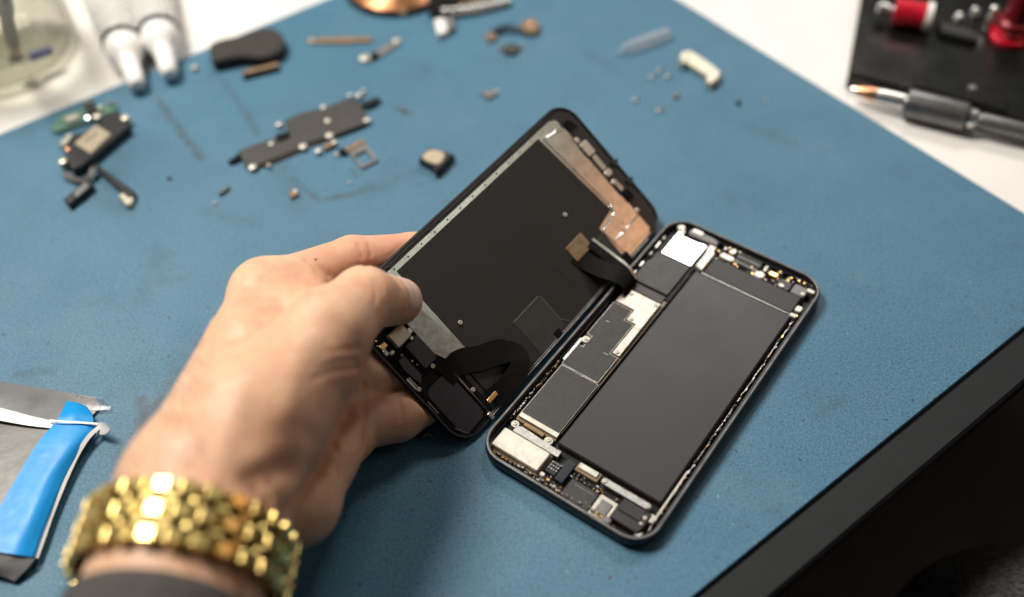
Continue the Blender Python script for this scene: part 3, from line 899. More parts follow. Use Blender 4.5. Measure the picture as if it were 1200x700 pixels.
# flatten where the hand meets panel glass, panel face and mat
def smax(a, b, k):
    h = np.maximum(k - np.abs(a - b), 0) / k
    return np.maximum(a, b) + h * h * k * .25
pw = (X - PO[0]) * PN[0] + (Y - PO[1]) * PN[1] + (Z - PO[2]) * PN[2]
pu = (X - PO[0]) * EU[0] + (Y - PO[1]) * EU[1] + (Z - PO[2]) * EU[2]
pv = (X - PO[0]) * EV[0] + (Y - PO[1]) * EV[1] + (Z - PO[2]) * EV[2]
slabd = np.maximum(np.maximum(np.abs(pw - .55) - 1.65, np.abs(pu) - 39.0), np.abs(pv) - 79.0)
D = smax(D, -slabd, 1.2)
D = smax(D, .25 - Z + 0 * D, 1.0)
def surface_nets(D):
    s = D < 0
    core = [s[i:s.shape[0] - 1 + i, j:s.shape[1] - 1 + j, k:s.shape[2] - 1 + k] for i in (0, 1) for j in (0, 1) for k in (0, 1)]
    cnt = sum(c.astype(np.int8) for c in core)
    act = (cnt > 0) & (cnt < 8)
    idx = np.argwhere(act)
    vid = -np.ones(act.shape, np.int64)
    vid[act] = np.arange(len(idx))
    corners = [(i, j, k) for i in (0, 1) for j in (0, 1) for k in (0, 1)]
    vals = np.stack([D[idx[:, 0] + i, idx[:, 1] + j, idx[:, 2] + k] for i, j, k in corners], 1)
    acc = np.zeros((len(idx), 3))
    num = np.zeros(len(idx))
    for a in range(8):
        for b in range(a + 1, 8):
            ca, cb = np.array(corners[a]), np.array(corners[b])
            if np.abs(ca - cb).sum() != 1:
                continue
            va, vb = vals[:, a], vals[:, b]
            m = (va < 0) != (vb < 0)
            t = np.where(m, va / np.where(m, va - vb, 1), 0)
            acc += np.where(m[:, None], ca + t[:, None] * (cb - ca), 0)
            num += m
    P = idx + acc / num[:, None]
    quads = []
    for ax in range(3):
        A = np.take(s, range(0, s.shape[ax] - 1), ax)
        B = np.take(s, range(1, s.shape[ax]), ax)
        e = np.argwhere(A != B)
        o1, o2 = [i for i in range(3) if i != ax]
        ok = (e[:, o1] > 0) & (e[:, o2] > 0) & (e[:, o1] < s.shape[o1] - 1) & (e[:, o2] < s.shape[o2] - 1)
        e = e[ok]
        def at(d1, d2):
            q = e.copy()
            q[:, o1] += d1
            q[:, o2] += d2
            return vid[q[:, 0], q[:, 1], q[:, 2]]
        Q = np.stack([at(-1, -1), at(0, -1), at(0, 0), at(-1, 0)], 1)
        flip = s[e[:, 0], e[:, 1], e[:, 2]]
        if ax == 1:
            flip = ~flip
        Q[~flip] = Q[~flip][:, ::-1]
        quads.append(Q)
    return P, np.concatenate(quads)
HV, HQ = surface_nets(D)
HQ = HQ[(HQ >= 0).all(1)]
HV = HV * H_STEP + lo
# light smoothing of the net
def edges_of(Q):
    e = np.concatenate([Q[:, [0, 1]], Q[:, [1, 2]], Q[:, [2, 3]], Q[:, [3, 0]]])
    return e
EE = edges_of(HQ)
deg = np.bincount(EE.ravel(), minlength=len(HV))[:, None].clip(1)
def lap(V):
    acc = np.zeros_like(V)
    for c in range(3):
        acc[:, c] = np.bincount(EE[:, 0], V[EE[:, 1], c], len(V)) + np.bincount(EE[:, 1], V[EE[:, 0], c], len(V))
    return acc / deg - V
for _ in range(3):
    HV = HV + .5 * lap(HV)
    HV = HV - .5 * lap(HV)*.9
def vnormals(V):
    a, b, c, d = (V[HQ[:, i]] for i in range(4))
    n = np.cross(c - a, d - b)
    N = np.zeros_like(V)
    for i in range(4):
        for k in range(3):
            N[:, k] += np.bincount(HQ[:, i], n[:, k], len(V))
    return N / np.linalg.norm(N, axis=1, keepdims=True).clip(1e-9)
HN = vnormals(HV)
cen = HV.mean(0)
if np.einsum('ij,ij->i', HN, HV - cen).mean() < 0:
    HQ = HQ[:, ::-1]
    HN = -HN
HPX = project(HV)
HDEP = np.linalg.norm(HV - CP, axis=1)
def anchor(x, y):
    d = np.hypot(HPX[:, 0] - x, HPX[:, 1] - y)
    near = np.where(d < 6)[0]
    if len(near) == 0:
        near = np.argsort(d)[:3]
    i = near[np.argmin(HDEP[near])]
    return HV[i]
def seg_dist(P, A, B):
    ab = B - A
    t = np.clip(((P - A) @ ab) / (ab @ ab + 1e-9), 0, 1)
    return np.linalg.norm(P - A - t[:, None] * ab, axis=1)
flush = np.zeros(len(HV))
def crease(pts, depth, w, fl=.35, ridge=.08, taper=False):
    global HV
    A = [anchor(*p) for p in pts]
    d = np.min([seg_dist(HV, a, b) for a, b in zip(A, A[1:])], 0)
    if taper:                            # fades towards the first point
        ab = A[-1] - A[0]
        depth = depth * np.clip(((HV - A[0]) @ ab) / (ab @ ab), 0, 1)
        fl = fl * np.clip(((HV - A[0]) @ ab) / (ab @ ab), 0, 1)
    HV = HV - HN * (depth * (np.exp(-(d / w) ** 2) - ridge * np.exp(-((d - 2 * w) / w) ** 2)))[:, None]
    np.maximum(flush, .55 * fl * np.exp(-(d / (w * 1.9)) ** 2), out=flush)
def blush(x, y, r, a):
    d = np.linalg.norm(HV - anchor(x, y), axis=1)
    np.maximum(flush, a * np.exp(-(d / r) ** 2), out=flush)
crease([(328, 306), (341, 324), (352, 340), (356, 344)], 1.0, 1.9, .5, taper=True)
crease([(300, 345), (306, 356), (310, 372)], .35, 2.4, .2)
crease([(314, 360), (328, 358)], .45, 1.3, .5)
crease([(362, 299), (376, 309), (390, 321)], .7, 1.5, .45)
crease([(372, 432), (398, 424), (424, 421)], .9, 1.1, .5, taper=True)
crease([(362, 446), (396, 436), (425, 431)], 1.1, 1.2, .6, taper=True)
crease([(380, 414), (404, 410), (425, 409)], .5, 1.1, .3, taper=True)
crease([(408, 478), (392, 524), (362, 570), (338, 604)], 2.2, 3.2, .2)
crease([(398, 512), (405, 535), (404, 558)], 1.0, 1.3, .2)
crease([(296, 560), (318, 552), (345, 548)], 1.5, 3.5, .35)
crease([(308, 575), (316, 590), (318, 602)], 1.3, 2.0, .4)
crease([(322, 570), (332, 586), (333, 600)], .8, 1.8, .3)
crease([(466, 462), (473, 478), (474, 496)], .35, 1.2, .3)
crease([(432, 448), (433, 490), (430, 530)], .9, 1.0, .3)
crease([(424, 284), (428, 296), (428, 308)], .45, 1.1, .35)
crease([(436, 284), (440, 298)], .35, 1.0, .3)
crease([(440, 322), (446, 336), (444, 352)], .25, 1.2, .2)
crease([(449, 326), (452, 340)], .22, 1.0, .2)
crease([(360, 395), (345, 440), (338, 480)], -.9, 5.0, 0, 0)
crease([(250, 560), (268, 500), (290, 430)], -.6, 4.0, 0, 0)
blush(430, 296, 14, .48); blush(470, 290, 14, .5); blush(390, 302, 12, .38); blush(352, 325, 10, .36)
blush(440, 335, 8, .22); blush(410, 425, 9, .30); blush(485, 480, 9, .30); blush(318, 357, 5, .35)
blush(335, 540, 14, .22); blush(380, 470, 14, .15); blush(484, 362, 7, .45); blush(450, 340, 8, .25); blush(225, 560, 14, .12)
mole_at = anchor(372, 299)
person = empty('person', tuple(WC))
me = bpy.data.meshes.new('hand')
me.from_pydata(((HV - WC) * S).tolist(), [], HQ.tolist())
me.update()
at = me.attributes.new('flush', 'FLOAT', 'POINT')
at.data.foreach_set('value', np.clip(flush, 0, 1).astype(np.float32))
hand = link('hand', me, M_SKIN, person, smooth=True)
bm = bmesh.new()
bmesh.ops.create_icosphere(bm, subdivisions=2, radius=.75)
bmesh.ops.translate(bm, vec=Vector(mole_at - WC - np.array([0, .1, .55])), verts=bm.verts[:])
obj('mole', bm, M_MOLE, hand, smooth=True)
# thumbnail
TA = (T3 - T2) / np.linalg.norm(T3 - T2)
tn = PN * .62 + EV * .75 + EU * .1
tn = tn - TA * (tn @ TA)
tn /= np.linalg.norm(tn)
tl = np.cross(TA, tn)
bm = bmesh.new()
NU, NV = 13, 13
base_c = T3 - TA * 2.4
_rel = HV - T3
_ax = _rel @ TA
_rad = _rel - _ax[:, None] * TA
_rr = np.linalg.norm(_rad, axis=1)
_sel = np.where((np.abs(_ax) < 16) & (_rr < 16) & (_rr > 1))[0]
_ra = _rad[_sel] / _rr[_sel][:, None]
def skin_radius(ax, direction):
    sc = np.abs(_ax[_sel] - ax) / 1.6 + (1 - _ra @ direction) * 60
    w = np.exp(-sc * 1.5)
    return float((w * _rr[_sel]).sum() / (w.sum() + 1e-9))
grid = []
for i in range(NU):
    row = []
    u = -1 + 2 * i / (NU - 1)
    for j in range(NV):
        v = -1 + 2 * j / (NV - 1)
        ang = v * .98
        side = math.sqrt(max(0, 1 - (max(0, abs(u) - .45) / .56) ** 2))
        ang *= side
        dn = tn * math.cos(ang) + tl * math.sin(ang)
        axp = u * 6.2 + 1.2
        rr_ = skin_radius(axp - 2.4, dn) + .3 * (1 - .7 * abs(v) ** 3) - (.5 * max(0, -u - .4))
        p = base_c + TA * axp + dn * rr_
        row.append(bm.verts.new(tuple(p - WC)))
    grid.append(row)
for i in range(NU - 1):
    for j in range(NV - 1):
        bm.faces.new((grid[i][j], grid[i][j + 1], grid[i + 1][j + 1], grid[i + 1][j]))
bmesh.ops.remove_doubles(bm, verts=bm.verts[:], dist=.01)
ext = bmesh.ops.extrude_face_region(bm, geom=bm.faces[:])
for v in ext['geom']:
    if isinstance(v, bmesh.types.BMVert):
        v.co -= Vector(tn) * .7
obj('thumbnail', bm, M_NAIL, hand, smooth=True)
# fine hair on the back of the wrist
random.seed(21)
bm = bmesh.new()
cand = np.where((HPX[:, 0] < 250) & (HPX[:, 1] > 400) & (HPX[:, 1] < 600) & (HN[:, 2] > -.2) & (HN @ (CP / np.linalg.norm(CP)) > -.15))[0]
for i in random.sample(list(cand), min(420, len(cand))):
    p, n_ = HV[i], HN[i]
    dr = n_ * .45 + np.array([-.35, .2, .0]) * random.uniform(.5, 1.4) - AX * random.uniform(.2, .9)
    dr /= np.linalg.norm(dr)
    L_ = random.uniform(4, 8)
    pts = [p - n_ * .2, p + dr * L_ * .5 + n_ * .3, p + dr * L_ - n_ * .5]
    add_tube(bm, [tuple(q - WC) for q in pts], [.05, .04, .015], 4, False)
hr = obj('arm_hair', bm, M_HAIR, hand)
hr['kind'] = 'stuff'
# sleeve: knitted cuff round the forearm
def section(c, al, ar, n=40, wob=0., seed=0):
    out = []
    for i in range(n):
        t = 2 * math.pi * i / n
        k = 1 + wob * math.sin(3 * t + seed) + wob * .6 * math.sin(7 * t + 2 * seed)
        out.append(tuple(c + LD * al * k * math.cos(t) + RD * ar * k * math.sin(t) - WC))
    return out
SC = FC + AX * 5
bm = bmesh.new()
add_loft(bm, [section(SC + AX * a, l, r, 48, w_, a * .11) for a, l, r, w_ in
              ((8, 27, 37.5, 0), (.8, 28, 38.5, 0), (0, 29.0, 39.5, .002), (.8, 30.2, 40.6, .004), (6, 30.6, 41, .008), (14, 31.5, 42, .012), (26, 33, 44, .02), (44, 35, 46, .02), (70, 38, 48, .02), (110, 42, 52, .02))])
obj('sleeve', bm, M_SLEEVE, person, smooth=True)
# trouser leg in the shade below the table edge
bm = bmesh.new()
ka = UZ(1195, 805, -120)
kd = np.array([.45, -.87, -.2])
kd /= np.linalg.norm(kd)
rings = []
ks = np.cross([0, 0, 1], kd); ks /= np.linalg.norm(ks)
ku = np.cross(kd, ks)
for t, r in ((-62, 8), (-58, 24), (-48, 42), (-32, 55), (-10, 63), (20, 67), (80, 72), (180, 78)):
    rings.append([tuple(ka + kd * t + (ks * math.cos(a) + ku * math.sin(a)) * r * (1 + .02 * math.sin(5 * a + t * .05)) - WC) for a in np.linspace(0, 2 * math.pi, 40, endpoint=False)])
add_loft(bm, rings, True, True, True)
obj('trouser_leg', bm, M_TROUSER, person, smooth=True)
tag(person, 'person in a grey sleeve and charcoal trousers, left hand gripping the lifted display', 'person')

# ------------------------------------------------------------------ gold bracelet
bracelet = empty('bracelet', tuple(WC))
tag(bracelet, 'gold link bracelet with many rounded polished links worn round the wrist', 'bracelet')
BC = WC + AX * 22 + RD * 1.0
BX = AX
A_, B_ = 32.0, 36.5
ts = np.linspace(0, 2 * math.pi, 4000)
per = np.concatenate([[0], np.cumsum(np.hypot(np.diff(A_ * np.cos(ts)), np.diff(B_ * np.sin(ts))))])
NL = 30
def link_mesh(w, l, h):
    bm = bmesh.new()
    bmesh.ops.create_cube(bm, size=1)
    bmesh.ops.scale(bm, vec=(w, l, h), verts=bm.verts[:])
    bmesh.ops.bevel(bm, geom=bm.edges[:], offset=min(w, l, h) * .2, segments=2, profile=.5, affect='EDGES')
    bmesh.ops.scale(bm, vec=(S, S, S), verts=bm.verts[:])
    me = bpy.data.meshes.new('link')
    bm.to_mesh(me)
    bm.free()
    me.materials.append(M_WATCH)
    return me
L_OUT, L_SM, L_MID = link_mesh(4.5, 4.9, 3.0), link_mesh(2.0, 3.0, 2.2), link_mesh(4.8, 5.0, 3.2)
cols = ((-7.4, L_OUT, 0), (-3.75, L_SM, .5), (0, L_MID, 0), (3.75, L_SM, .5), (7.4, L_OUT, 0))
random.seed(9)
for k in range(NL):
    for off, me_l, ph in cols:
        s_ = ((k + ph) / NL * per[-1]) % per[-1]
        t = np.interp(s_, per, ts)
        pos = BC + LD * A_ * math.cos(t) + RD * B_ * math.sin(t) + BX * off
        nrm = LD * B_ * math.cos(t) + RD * A_ * math.sin(t)
        nrm /= np.linalg.norm(nrm)
        jit = LD * random.uniform(-.03, .03) + BX * random.uniform(-.03, .03)
        nrm = nrm + jit
        nrm /= np.linalg.norm(nrm)
        bx_ = BX - nrm * (BX @ nrm)
        bx_ /= np.linalg.norm(bx_)
        tg = np.cross(nrm, bx_)
        o = bpy.data.objects.new('link', me_l)
        Mx = Matrix((Vector(bx_), Vector(tg), Vector(nrm))).transposed().to_4x4()
        Mx.translation = Vector((pos - WC) * S)
        o.parent = bracelet
        o.matrix_local = Mx
        C.objects.link(o)
bm = bmesh.new()
rings = []
for off, dr in ((-8.6, -1.2), (-8.6, -.1), (8.6, -.1), (8.6, -1.2)):
    rings.append([tuple(BC + LD * (A_ + dr) * math.cos(t) + RD * (B_ + dr) * math.sin(t) + BX * off - WC) for t in np.linspace(0, 2 * math.pi, 64, endpoint=False)])
add_loft(bm, rings + [rings[0]])
bmesh.ops.remove_doubles(bm, verts=bm.verts[:], dist=.001)
obj('band_core', bm, M_WATCH_D, bracelet, auto=math.radians(40))
#HAND>>
#<<OBJ
# ------------------------------------------------------------------ things round the phone
class Thing:
    def __init__(s, name, label, cat, px, py, z=0.0, group=None):
        s.o = UZ(px, py, z)
        s.o[2] = z
        s.e = tag(empty(name, tuple(s.o)), label, cat, group)
    def poly(s, pts, z):                 # pixel outline -> local outline at height z
        return [tuple((UZ(x, y, z) - s.o)[:2]) for x, y in pts]
    def pt(s, x, y, z):
        return tuple(UZ(x, y, z) - s.o)
    def prism(s, name, pts, z0, z1, m, bev=.2, parent=None, smooth=0):
        q = s.poly(pts, z1)
        if smooth:
            q = [tuple(p) for p in closed_curve(q, smooth)]
        return prism(name, q, z0 - s.o[2], z1 - s.o[2], m, parent or s.e, bev)
    def dot(s, name, x, y, z, r, m, h=.8, parent=None):
        bm = bmesh.new()
        c = Vector(s.pt(x, y, z))
        add_lathe(bm, [(r * .9, -z + .02), (r, 0), (r * .85, h * .7), (r * .4, h)], 12, Matrix.Translation(c))
        return obj(name, bm, m, parent or s.e, auto=math.radians(40))
    def tube(s, name, pts, rad, m, seg=10, n=6, parent=None):
        bm = bmesh.new()
        add_tube(bm, smooth_curve([s.pt(*p) for p in pts], n) if n else [s.pt(*p) for p in pts], rad, seg)
        return obj(name, bm, m, parent or s.e, smooth=True)
    def ribbon(s, name, pts, w, th, m, n=6, parent=None, up=None):
        bm = bmesh.new()
        add_ribbon(bm, smooth_curve([s.pt(*p) for p in pts], n), w, th, up)
        return obj(name, bm, m, parent or s.e, auto=math.radians(40))
    def lathe(s, name, a, b, prof, m, seg=28, parent=None):
        bm = bmesh.new()
        add_lathe(bm, prof, seg, frame_to(s.pt(*a), s.pt(*b)))
        return obj(name, bm, m, parent or s.e, auto=math.radians(38))
def closed_curve(pts, n):
    P = [np.array(p, float) for p in pts]
    N = len(P)
    out = []
    for i in range(N):
        a, b, c, d = P[i - 1], P[i], P[(i + 1) % N], P[(i + 2) % N]
        for k in range(n):
            t = k / n
            out.append(.5 * (2 * b + (c - a) * t + (2 * a - 5 * b + 4 * c - d) * t * t + (3 * b - a - 3 * c + d) * t ** 3))
    return out

# --- silver pouch with blue label, lower left
t = Thing('foil_pouch', 'silver foil pouch with a bright blue label at the left edge of the mat', 'pouch', 40, 560)
def sheet(th, name, rows, m, thick=.5, parent=None, bulge=0.):
    """curved film: rows of (x, y, z) pixel points, all rows equally long"""
    bm = bmesh.new()
    R = [smooth_curve([th.pt(*p) for p in r], 5) for r in rows]
    cols = [smooth_curve([R[i][j] for i in range(len(R))], 5) for j in range(len(R[0]))]
    top = [[bm.verts.new(tuple(p)) for p in c] for c in cols]
    bot = [[bm.verts.new((p[0], p[1], p[2] - thick)) for p in c] for c in cols]
    a, b = len(top), len(top[0])
    for G in (top, bot):
        for i in range(a - 1):
            for j in range(b - 1):
                bm.faces.new((G[i][j], G[i + 1][j], G[i + 1][j + 1], G[i][j + 1]))
    rim = [(i, 0) for i in range(a)] + [(a - 1, j) for j in range(1, b)] + [(i, b - 1) for i in range(a - 2, -1, -1)] + [(0, j) for j in range(b - 2, 0, -1)]
    for (i, j), (k, l) in zip(rim, rim[1:] + rim[:1]):
        bm.faces.new((top[i][j], top[k][l], bot[k][l], bot[i][j]))
    return obj(name, bm, m, parent or th.e, auto=math.radians(60))
sheet(t, 'pouch_body', [[(-120, 478, 1.4), (-40, 482, 3), (20, 492, 5), (70, 500, 4.5), (112, 500, 2)],
                        [(-120, 520, 5), (-40, 528, 6), (5, 540, 6.5), (55, 545, 6), (88, 545, 2.0)],
                        [(-120, 590, 6), (-50, 600, 6.5), (-10, 600, 6.8), (35, 605, 6.5), (62, 603, 2.2)],
                        [(-120, 640, 5), (-60, 645, 6), (-20, 650, 6.2), (12, 656, 6), (41, 656, 2.2)],
                        [(-120, 662, 1.2), (-60, 664, 1.2), (-20, 668, 1.2), (0, 673, 1.2), (17, 680, 1.2)]], M_BAG, 1.0)
sheet(t, 'blue_label', [[(63, 497, 6.3), (82, 497, 6.4), (100, 497, 5.6), (113, 498, 3.9)],
                        [(42, 522, 7.2), (62, 524, 7.3), (82, 524, 6.9), (100, 518, 4.2)],
                        [(18, 562, 7.7), (38, 564, 7.8), (58, 562, 7.4), (76, 560, 4.2)],
                        [(-8, 606, 7.9), (15, 608, 8.0), (38, 608, 7.6), (57, 606, 4.4)],
                        [(-34, 642, 7.6), (-8, 646, 7.9), (18, 650, 7.2), (40, 653, 4.2)]], M_BLUEL, .35)
t.ribbon('white_edge', [(117, 500, 4.6), (104, 512, 4.6), (91, 532, 4.2), (79, 557, 3.8), (68, 583, 3.6), (59, 606, 3.5), (50, 632, 3.4), (42, 654, 3.2)], 1.7, .4, M_WHITEL, up=(.55, .1, .8))
sheet(t, 'corner_curl', [[(112, 497, 4.0), (119, 495, 6.5), (124, 496, 8.2)], [(113, 503, 3.6), (122, 502, 5.5), (129, 503, 7.4)], [(113, 509, 2.6), (121, 510, 3.6), (127, 508, 5.2)]], M_WHITEL, .35)
sheet(t, 'white_seam', [[(-120, 460, 3.6), (-60, 468, 4.2), (0, 478, 5.2), (35, 487, 5.2), (66, 494, 4.6)],
                        [(-120, 468, 5.2), (-60, 475, 5.6), (0, 485, 7.0), (35, 492, 6.8), (66, 498, 5.8)],
                        [(-120, 474, 5.0), (-60, 482, 5.4), (0, 493, 6.8), (35, 499, 6.6), (62, 502, 5.8)]], M_WHITEL, .4)
sheet(t, 'film_flap', [[(-120, 432, .8), (-40, 441, 1.0), (0, 447, 1.2), (50, 455, 1.2), (112, 466, .9)],
                       [(-120, 450, 2.6), (-40, 458, 2.6), (0, 463, 3.0), (50, 472, 2.6), (116, 478, 1.0)],
                       [(-120, 468, 3.2), (-40, 476, 3.4), (0, 481, 4.0), (50, 491, 3.8), (100, 494, 1.6)]], M_BAGCLR, .3)
sheet(t, 'label_reflection', [[(78, 470, 2.4), (90, 472, 3.0), (101, 476, 2.0)], [(70, 487, 5.6), (88, 484, 5.6), (108, 486, 3.0)], [(62, 499, 5.4), (86, 499, 5.6), (110, 499, 3.4)]], M_BLUEL, .3)  # blue sheet shaped as the label's reflection in the film
t.ribbon('seam_highlight', [(58, 493, 7.0), (74, 494.5, 7.4), (94, 495.5, 6.6), (115, 497, 5.0)], 1.0, .3, M_WHITEL)  # seam carried on as a white strip, painting the highlight above the label
sheet(t, 'clear_flap', [[(88, 463, 1.2), (104, 465, 1.6), (119, 465, 1.4)], [(98, 474, 1.8), (114, 474, 2.0), (129, 476, 1.8)], [(102, 481, 1.6), (114, 481, 1.8), (129, 480, 1.6)]], M_CLEAR, .25)
sheet(t, 'pale_end', [[(-120, 644, 7.2), (-40, 647, 7.3), (0, 651, 6.9), (41, 655, 4.2)], [(-120, 654, 6.0), (-40, 660, 6.0), (-5, 664, 5.6), (30, 668, 3.4)], [(-120, 664, 3.0), (-40, 668, 3.0), (-5, 674, 3.0), (17, 681, 2.2)]], M_BAGCLR, .4)

# --- glass jar with a tool, upper left
t = Thing('glass_jar', 'clear round glass jar standing on the white table in the far left corner', 'jar', 10, 74, -2.0)
outer = [(2, 0), (30, 0), (38, 1.5), (42, 6), (43, 14), (42.5, 24), (40.5, 42), (38.5, 60), (38, 78), (38, 96), (36.2, 96), (36, 78), (36.5, 60), (38.4, 42), (40.3, 24), (40.6, 15), (38.5, 9.5), (32, 7), (2, 6.2)]
bm = bmesh.new()
add_lathe(bm, outer, 48)
obj('glass_wall', bm, M_GLASS, t.e, auto=math.radians(50))
bm = bmesh.new()
add_lathe(bm, [(39.6, 20.5), (39.9, 21.6), (38.8, 21.2), (1, 21.0)], 40, None, False)
obj('liquid_surface', bm, M_LIQUID, t.e, auto=math.radians(50))
t2 = Thing('brush_tool', 'metal rod with a polished round tip standing inside the glass jar', 'tool', 20, 70, 6.5)
t2.lathe('rod', (20, 72, 11), (4, 2, 70), [(1.2, 5), (2.4, 6), (2.6, 20), (3.4, 24), (3.4, 60), (4.2, 64), (4.4, 130), (3, 134)], M_GRIP)
t2.lathe('tip', (20, 72, 11), (4, 2, 70), [(.6, -3.6), (3.2, -2.2), (4.6, .8), (4.6, 2.8), (3.0, 5.2), (1.6, 6.2)], M_SILVER)
t3 = Thing('ink_cap', 'small dark blue cap lying at the bottom of the glass jar', 'cap', 45, 64, 8.0)
t3.lathe('cap_body', (34, 68, 10.6), (55, 61, 10.6), [(1.5, 0), (2.4, .4), (2.4, 12), (2.0, 13.0), (.8, 13.4)], M_INK)

# --- two nozzle tubes
for k, (tip, neck, tail, lab) in enumerate((((161, 101), (144, 53), (111, -34), 'pale glue tube with a white nozzle, the left one next to the glass jar'),
                                             ((199, 88), (187, 40), (166, -46), 'pale glue tube with a white nozzle, the right one beside the black foam paddle'))):
    t = Thing('glue_tube', lab, 'tube', neck[0], neck[1], -2.0, 'glue tubes beside the glass jar')
    zc = 9.5
    a, b = (neck[0], neck[1], zc), (tip[0], tip[1], 6.0)
    L = float(np.linalg.norm(UZ(*b) - UZ(*a)))
    t.lathe('nozzle_cap', a, b, [(9.6, -1.0), (10.6, 0), (10.7, 5), (10.1, 9), (8.4, 12.6), (6.4, 15.6), (5.7, 20), (5.2, L - 5), (4.6, L - 1.6), (3.2, L + .2), (1.4, L + .6)], M_WCAP, 36)
    t.lathe('neck_ring', a, b, [(9.2, -4.4), (11.3, -4.0), (11.4, -1.6), (9.4, -.9)], M_DIRT, 36)
    bm = bmesh.new()
    A, B = Vector(t.pt(*a)), Vector(t.pt(tail[0], tail[1], 9.5))
    d = (B - A).normalized()
    sd = Vector((0, 0, 1)).cross(d).normalized()
    up = d.cross(sd)
    rings = []
    for s_, w, h in ((3, 9.6, 9.2), (4, 10.9, 10.2), (9, 11.4, 10.6), (30, 12.2, 9.4), (60, 13.4, 7.0), (85, 14.4, 3.6), (98, 15, 1.0), (104, 15, .8)):
        rings.append([tuple(A + d * s_ + sd * (w * math.cos(q)) + up * (h * math.sin(q))) for q in np.linspace(0, 2 * math.pi, 32, endpoint=False)])
    add_loft(bm, rings, True, True, True)
    obj('tube_body', bm, M_TUBE, t.e, auto=math.radians(50))

# --- black foam paddle and tape
t = Thing('foam_paddle', 'black paddle-shaped pad with a round end at the far mat edge', 'pad', 290, 60)
t.prism('pad_body', [(247, 51), (262, 45), (281, 41), (299, 34), (316, 32), (330, 39), (333, 51), (325, 61), (308, 67), (290, 66), (278, 66), (262, 69), (249, 71), (246, 61)], .3, 7.0, M_FOAM, 1.0, smooth=4)
t = Thing('tape_strip', 'short brown tape strip beside the black paddle-shaped pad', 'strip', 305, 83)
t.prism('tape_body', [(284, 84), (326, 74), (328, 80), (285, 91)], .1, 2.2, M_FLEX, .2)
t.prism('tape_face', [(284, 83), (326, 73), (327, 77), (285, 87)], 2.2, 2.6, M_BROWN, .1)

# --- two slim metal strips at the back
t = Thing('metal_strip', 'slim straight brown metal strip near the far mat edge', 'strip', 398, 47)
t.prism('strip_body', [(360, 45), (400, 43), (436, 43), (437, 48), (400, 50), (361, 50)], .05, 1.4, M_BROWN, .25)
t.dot('strip_end', 365, 47, 1.4, 1.4, M_CREAM, .3)
t = Thing('bent_metal_strip', 'bent metal strip with a pale end beside the slim brown strip', 'strip', 445, 58)
t.prism('arm_body', [(424, 66), (440, 60), (464, 44), (470, 46), (468, 51), (446, 66), (430, 73), (422, 72)], .05, 1.2, M_GREYP, .25)
t.dot('arm_end', 427, 67, 1.2, 3.2, M_CREAM, .6)
t.dot('arm_end', 465, 47, 1.2, 2.4, M_CREAM, .5)
t.prism('arm_clip', [(433, 64), (442, 60), (444, 65), (436, 69)], 1.2, 2.2, M_FLEX, .2)

# --- copper coil assembly cut by the far frame edge
t = Thing('coil_module', 'copper coil on a black base with silver contacts at the far mat edge', 'coil', 470, 0)
bm = bmesh.new()
c0 = Vector(t.pt(466, -20, 3.2))
for k in range(11):
    r = 12 + 1.75 * k
    add_lathe(bm, [(r - .8, -.6), (r - .55, .25), (r, .6), (r + .55, .25), (r + .8, -.6)], 72, Matrix.Translation(c0), False)
o_ = obj('copper_winding', bm, M_COPPER, t.e, smooth=True)
o_['kind'] = 'stuff'
bm = bmesh.new()
add_lathe(bm, [(31, -2.9), (33, -2.6), (33.2, -1.2), (32.4, -.6), (4, -.6)], 64, Matrix.Translation(c0))
obj('coil_base', bm, M_FLEX, t.e, auto=math.radians(40))
t.prism('black_flap', [(500, -20), (545, -26), (548, 4), (520, 20), (503, 14)], .2, 4.0, M_FLEX, .5)
t.prism('white_plug', [(509, 22), (521, 20), (525, 36), (513, 40)], .2, 4.2, M_WCAP, .7)
t.prism('grey_plug', [(522, 20), (531, 18), (533, 32), (526, 35)], .2, 3.4, M_GREYP, .5)
t.prism('contact_rail', [(516, 8), (560, 4), (598, -4), (598, 3), (560, 13), (518, 19)], .2, 3.2, M_GREYP, .4)
for k in range(9):
    f_ = k / 8
    t.dot('contact_bead', 521 + 74 * f_, 12 - 11 * f_ + (k % 2), 3.2, 2.0, M_SILVER, 1.4)
t.prism('copper_tab', [(533, -16), (575, -24), (580, -8), (540, 2)], .2, 4.4, M_COPPER, .5)
t.dot('copper_foot', 472, 14, 2.0, 3.2, M_BROWN, 1.2)

# --- flex pieces right of it
t = Thing('flex_piece', 'small curved black ribbon cable with two brown ends at the back', 'cable', 600, 36)
t.ribbon('ribbon', [(575, 40, 1.5), (585, 34, 2.5), (598, 31, 3.2), (612, 34, 2.4), (622, 33, 1.6)], 4.0, .5, M_BLUEBLK)
t.prism('brown_end', [(568, 40), (580, 37), (583, 44), (572, 48)], .1, 2.0, M_BROWN, .4)
t.prism('brown_end', [(611, 25), (626, 20), (633, 30), (628, 38), (614, 37)], .1, 3.4, M_BROWN, .6)
t.dot('end_contact', 620, 28, 3.4, 1.8, M_COPPER, .6)
t = Thing('brown_chip', 'small brown chip with pale ends below the curved black ribbon cable', 'chip', 598, 56)
t.prism('chip_body', [(588, 54), (602, 50), (609, 54), (605, 62), (592, 62)], .1, 2.2, M_DKBROWN, .4)
t.dot('chip_end', 588, 56, 1.0, 1.8, M_BROWN, .6)
t.dot('chip_end', 610, 55, 1.0, 1.4, M_BROWN, .6)

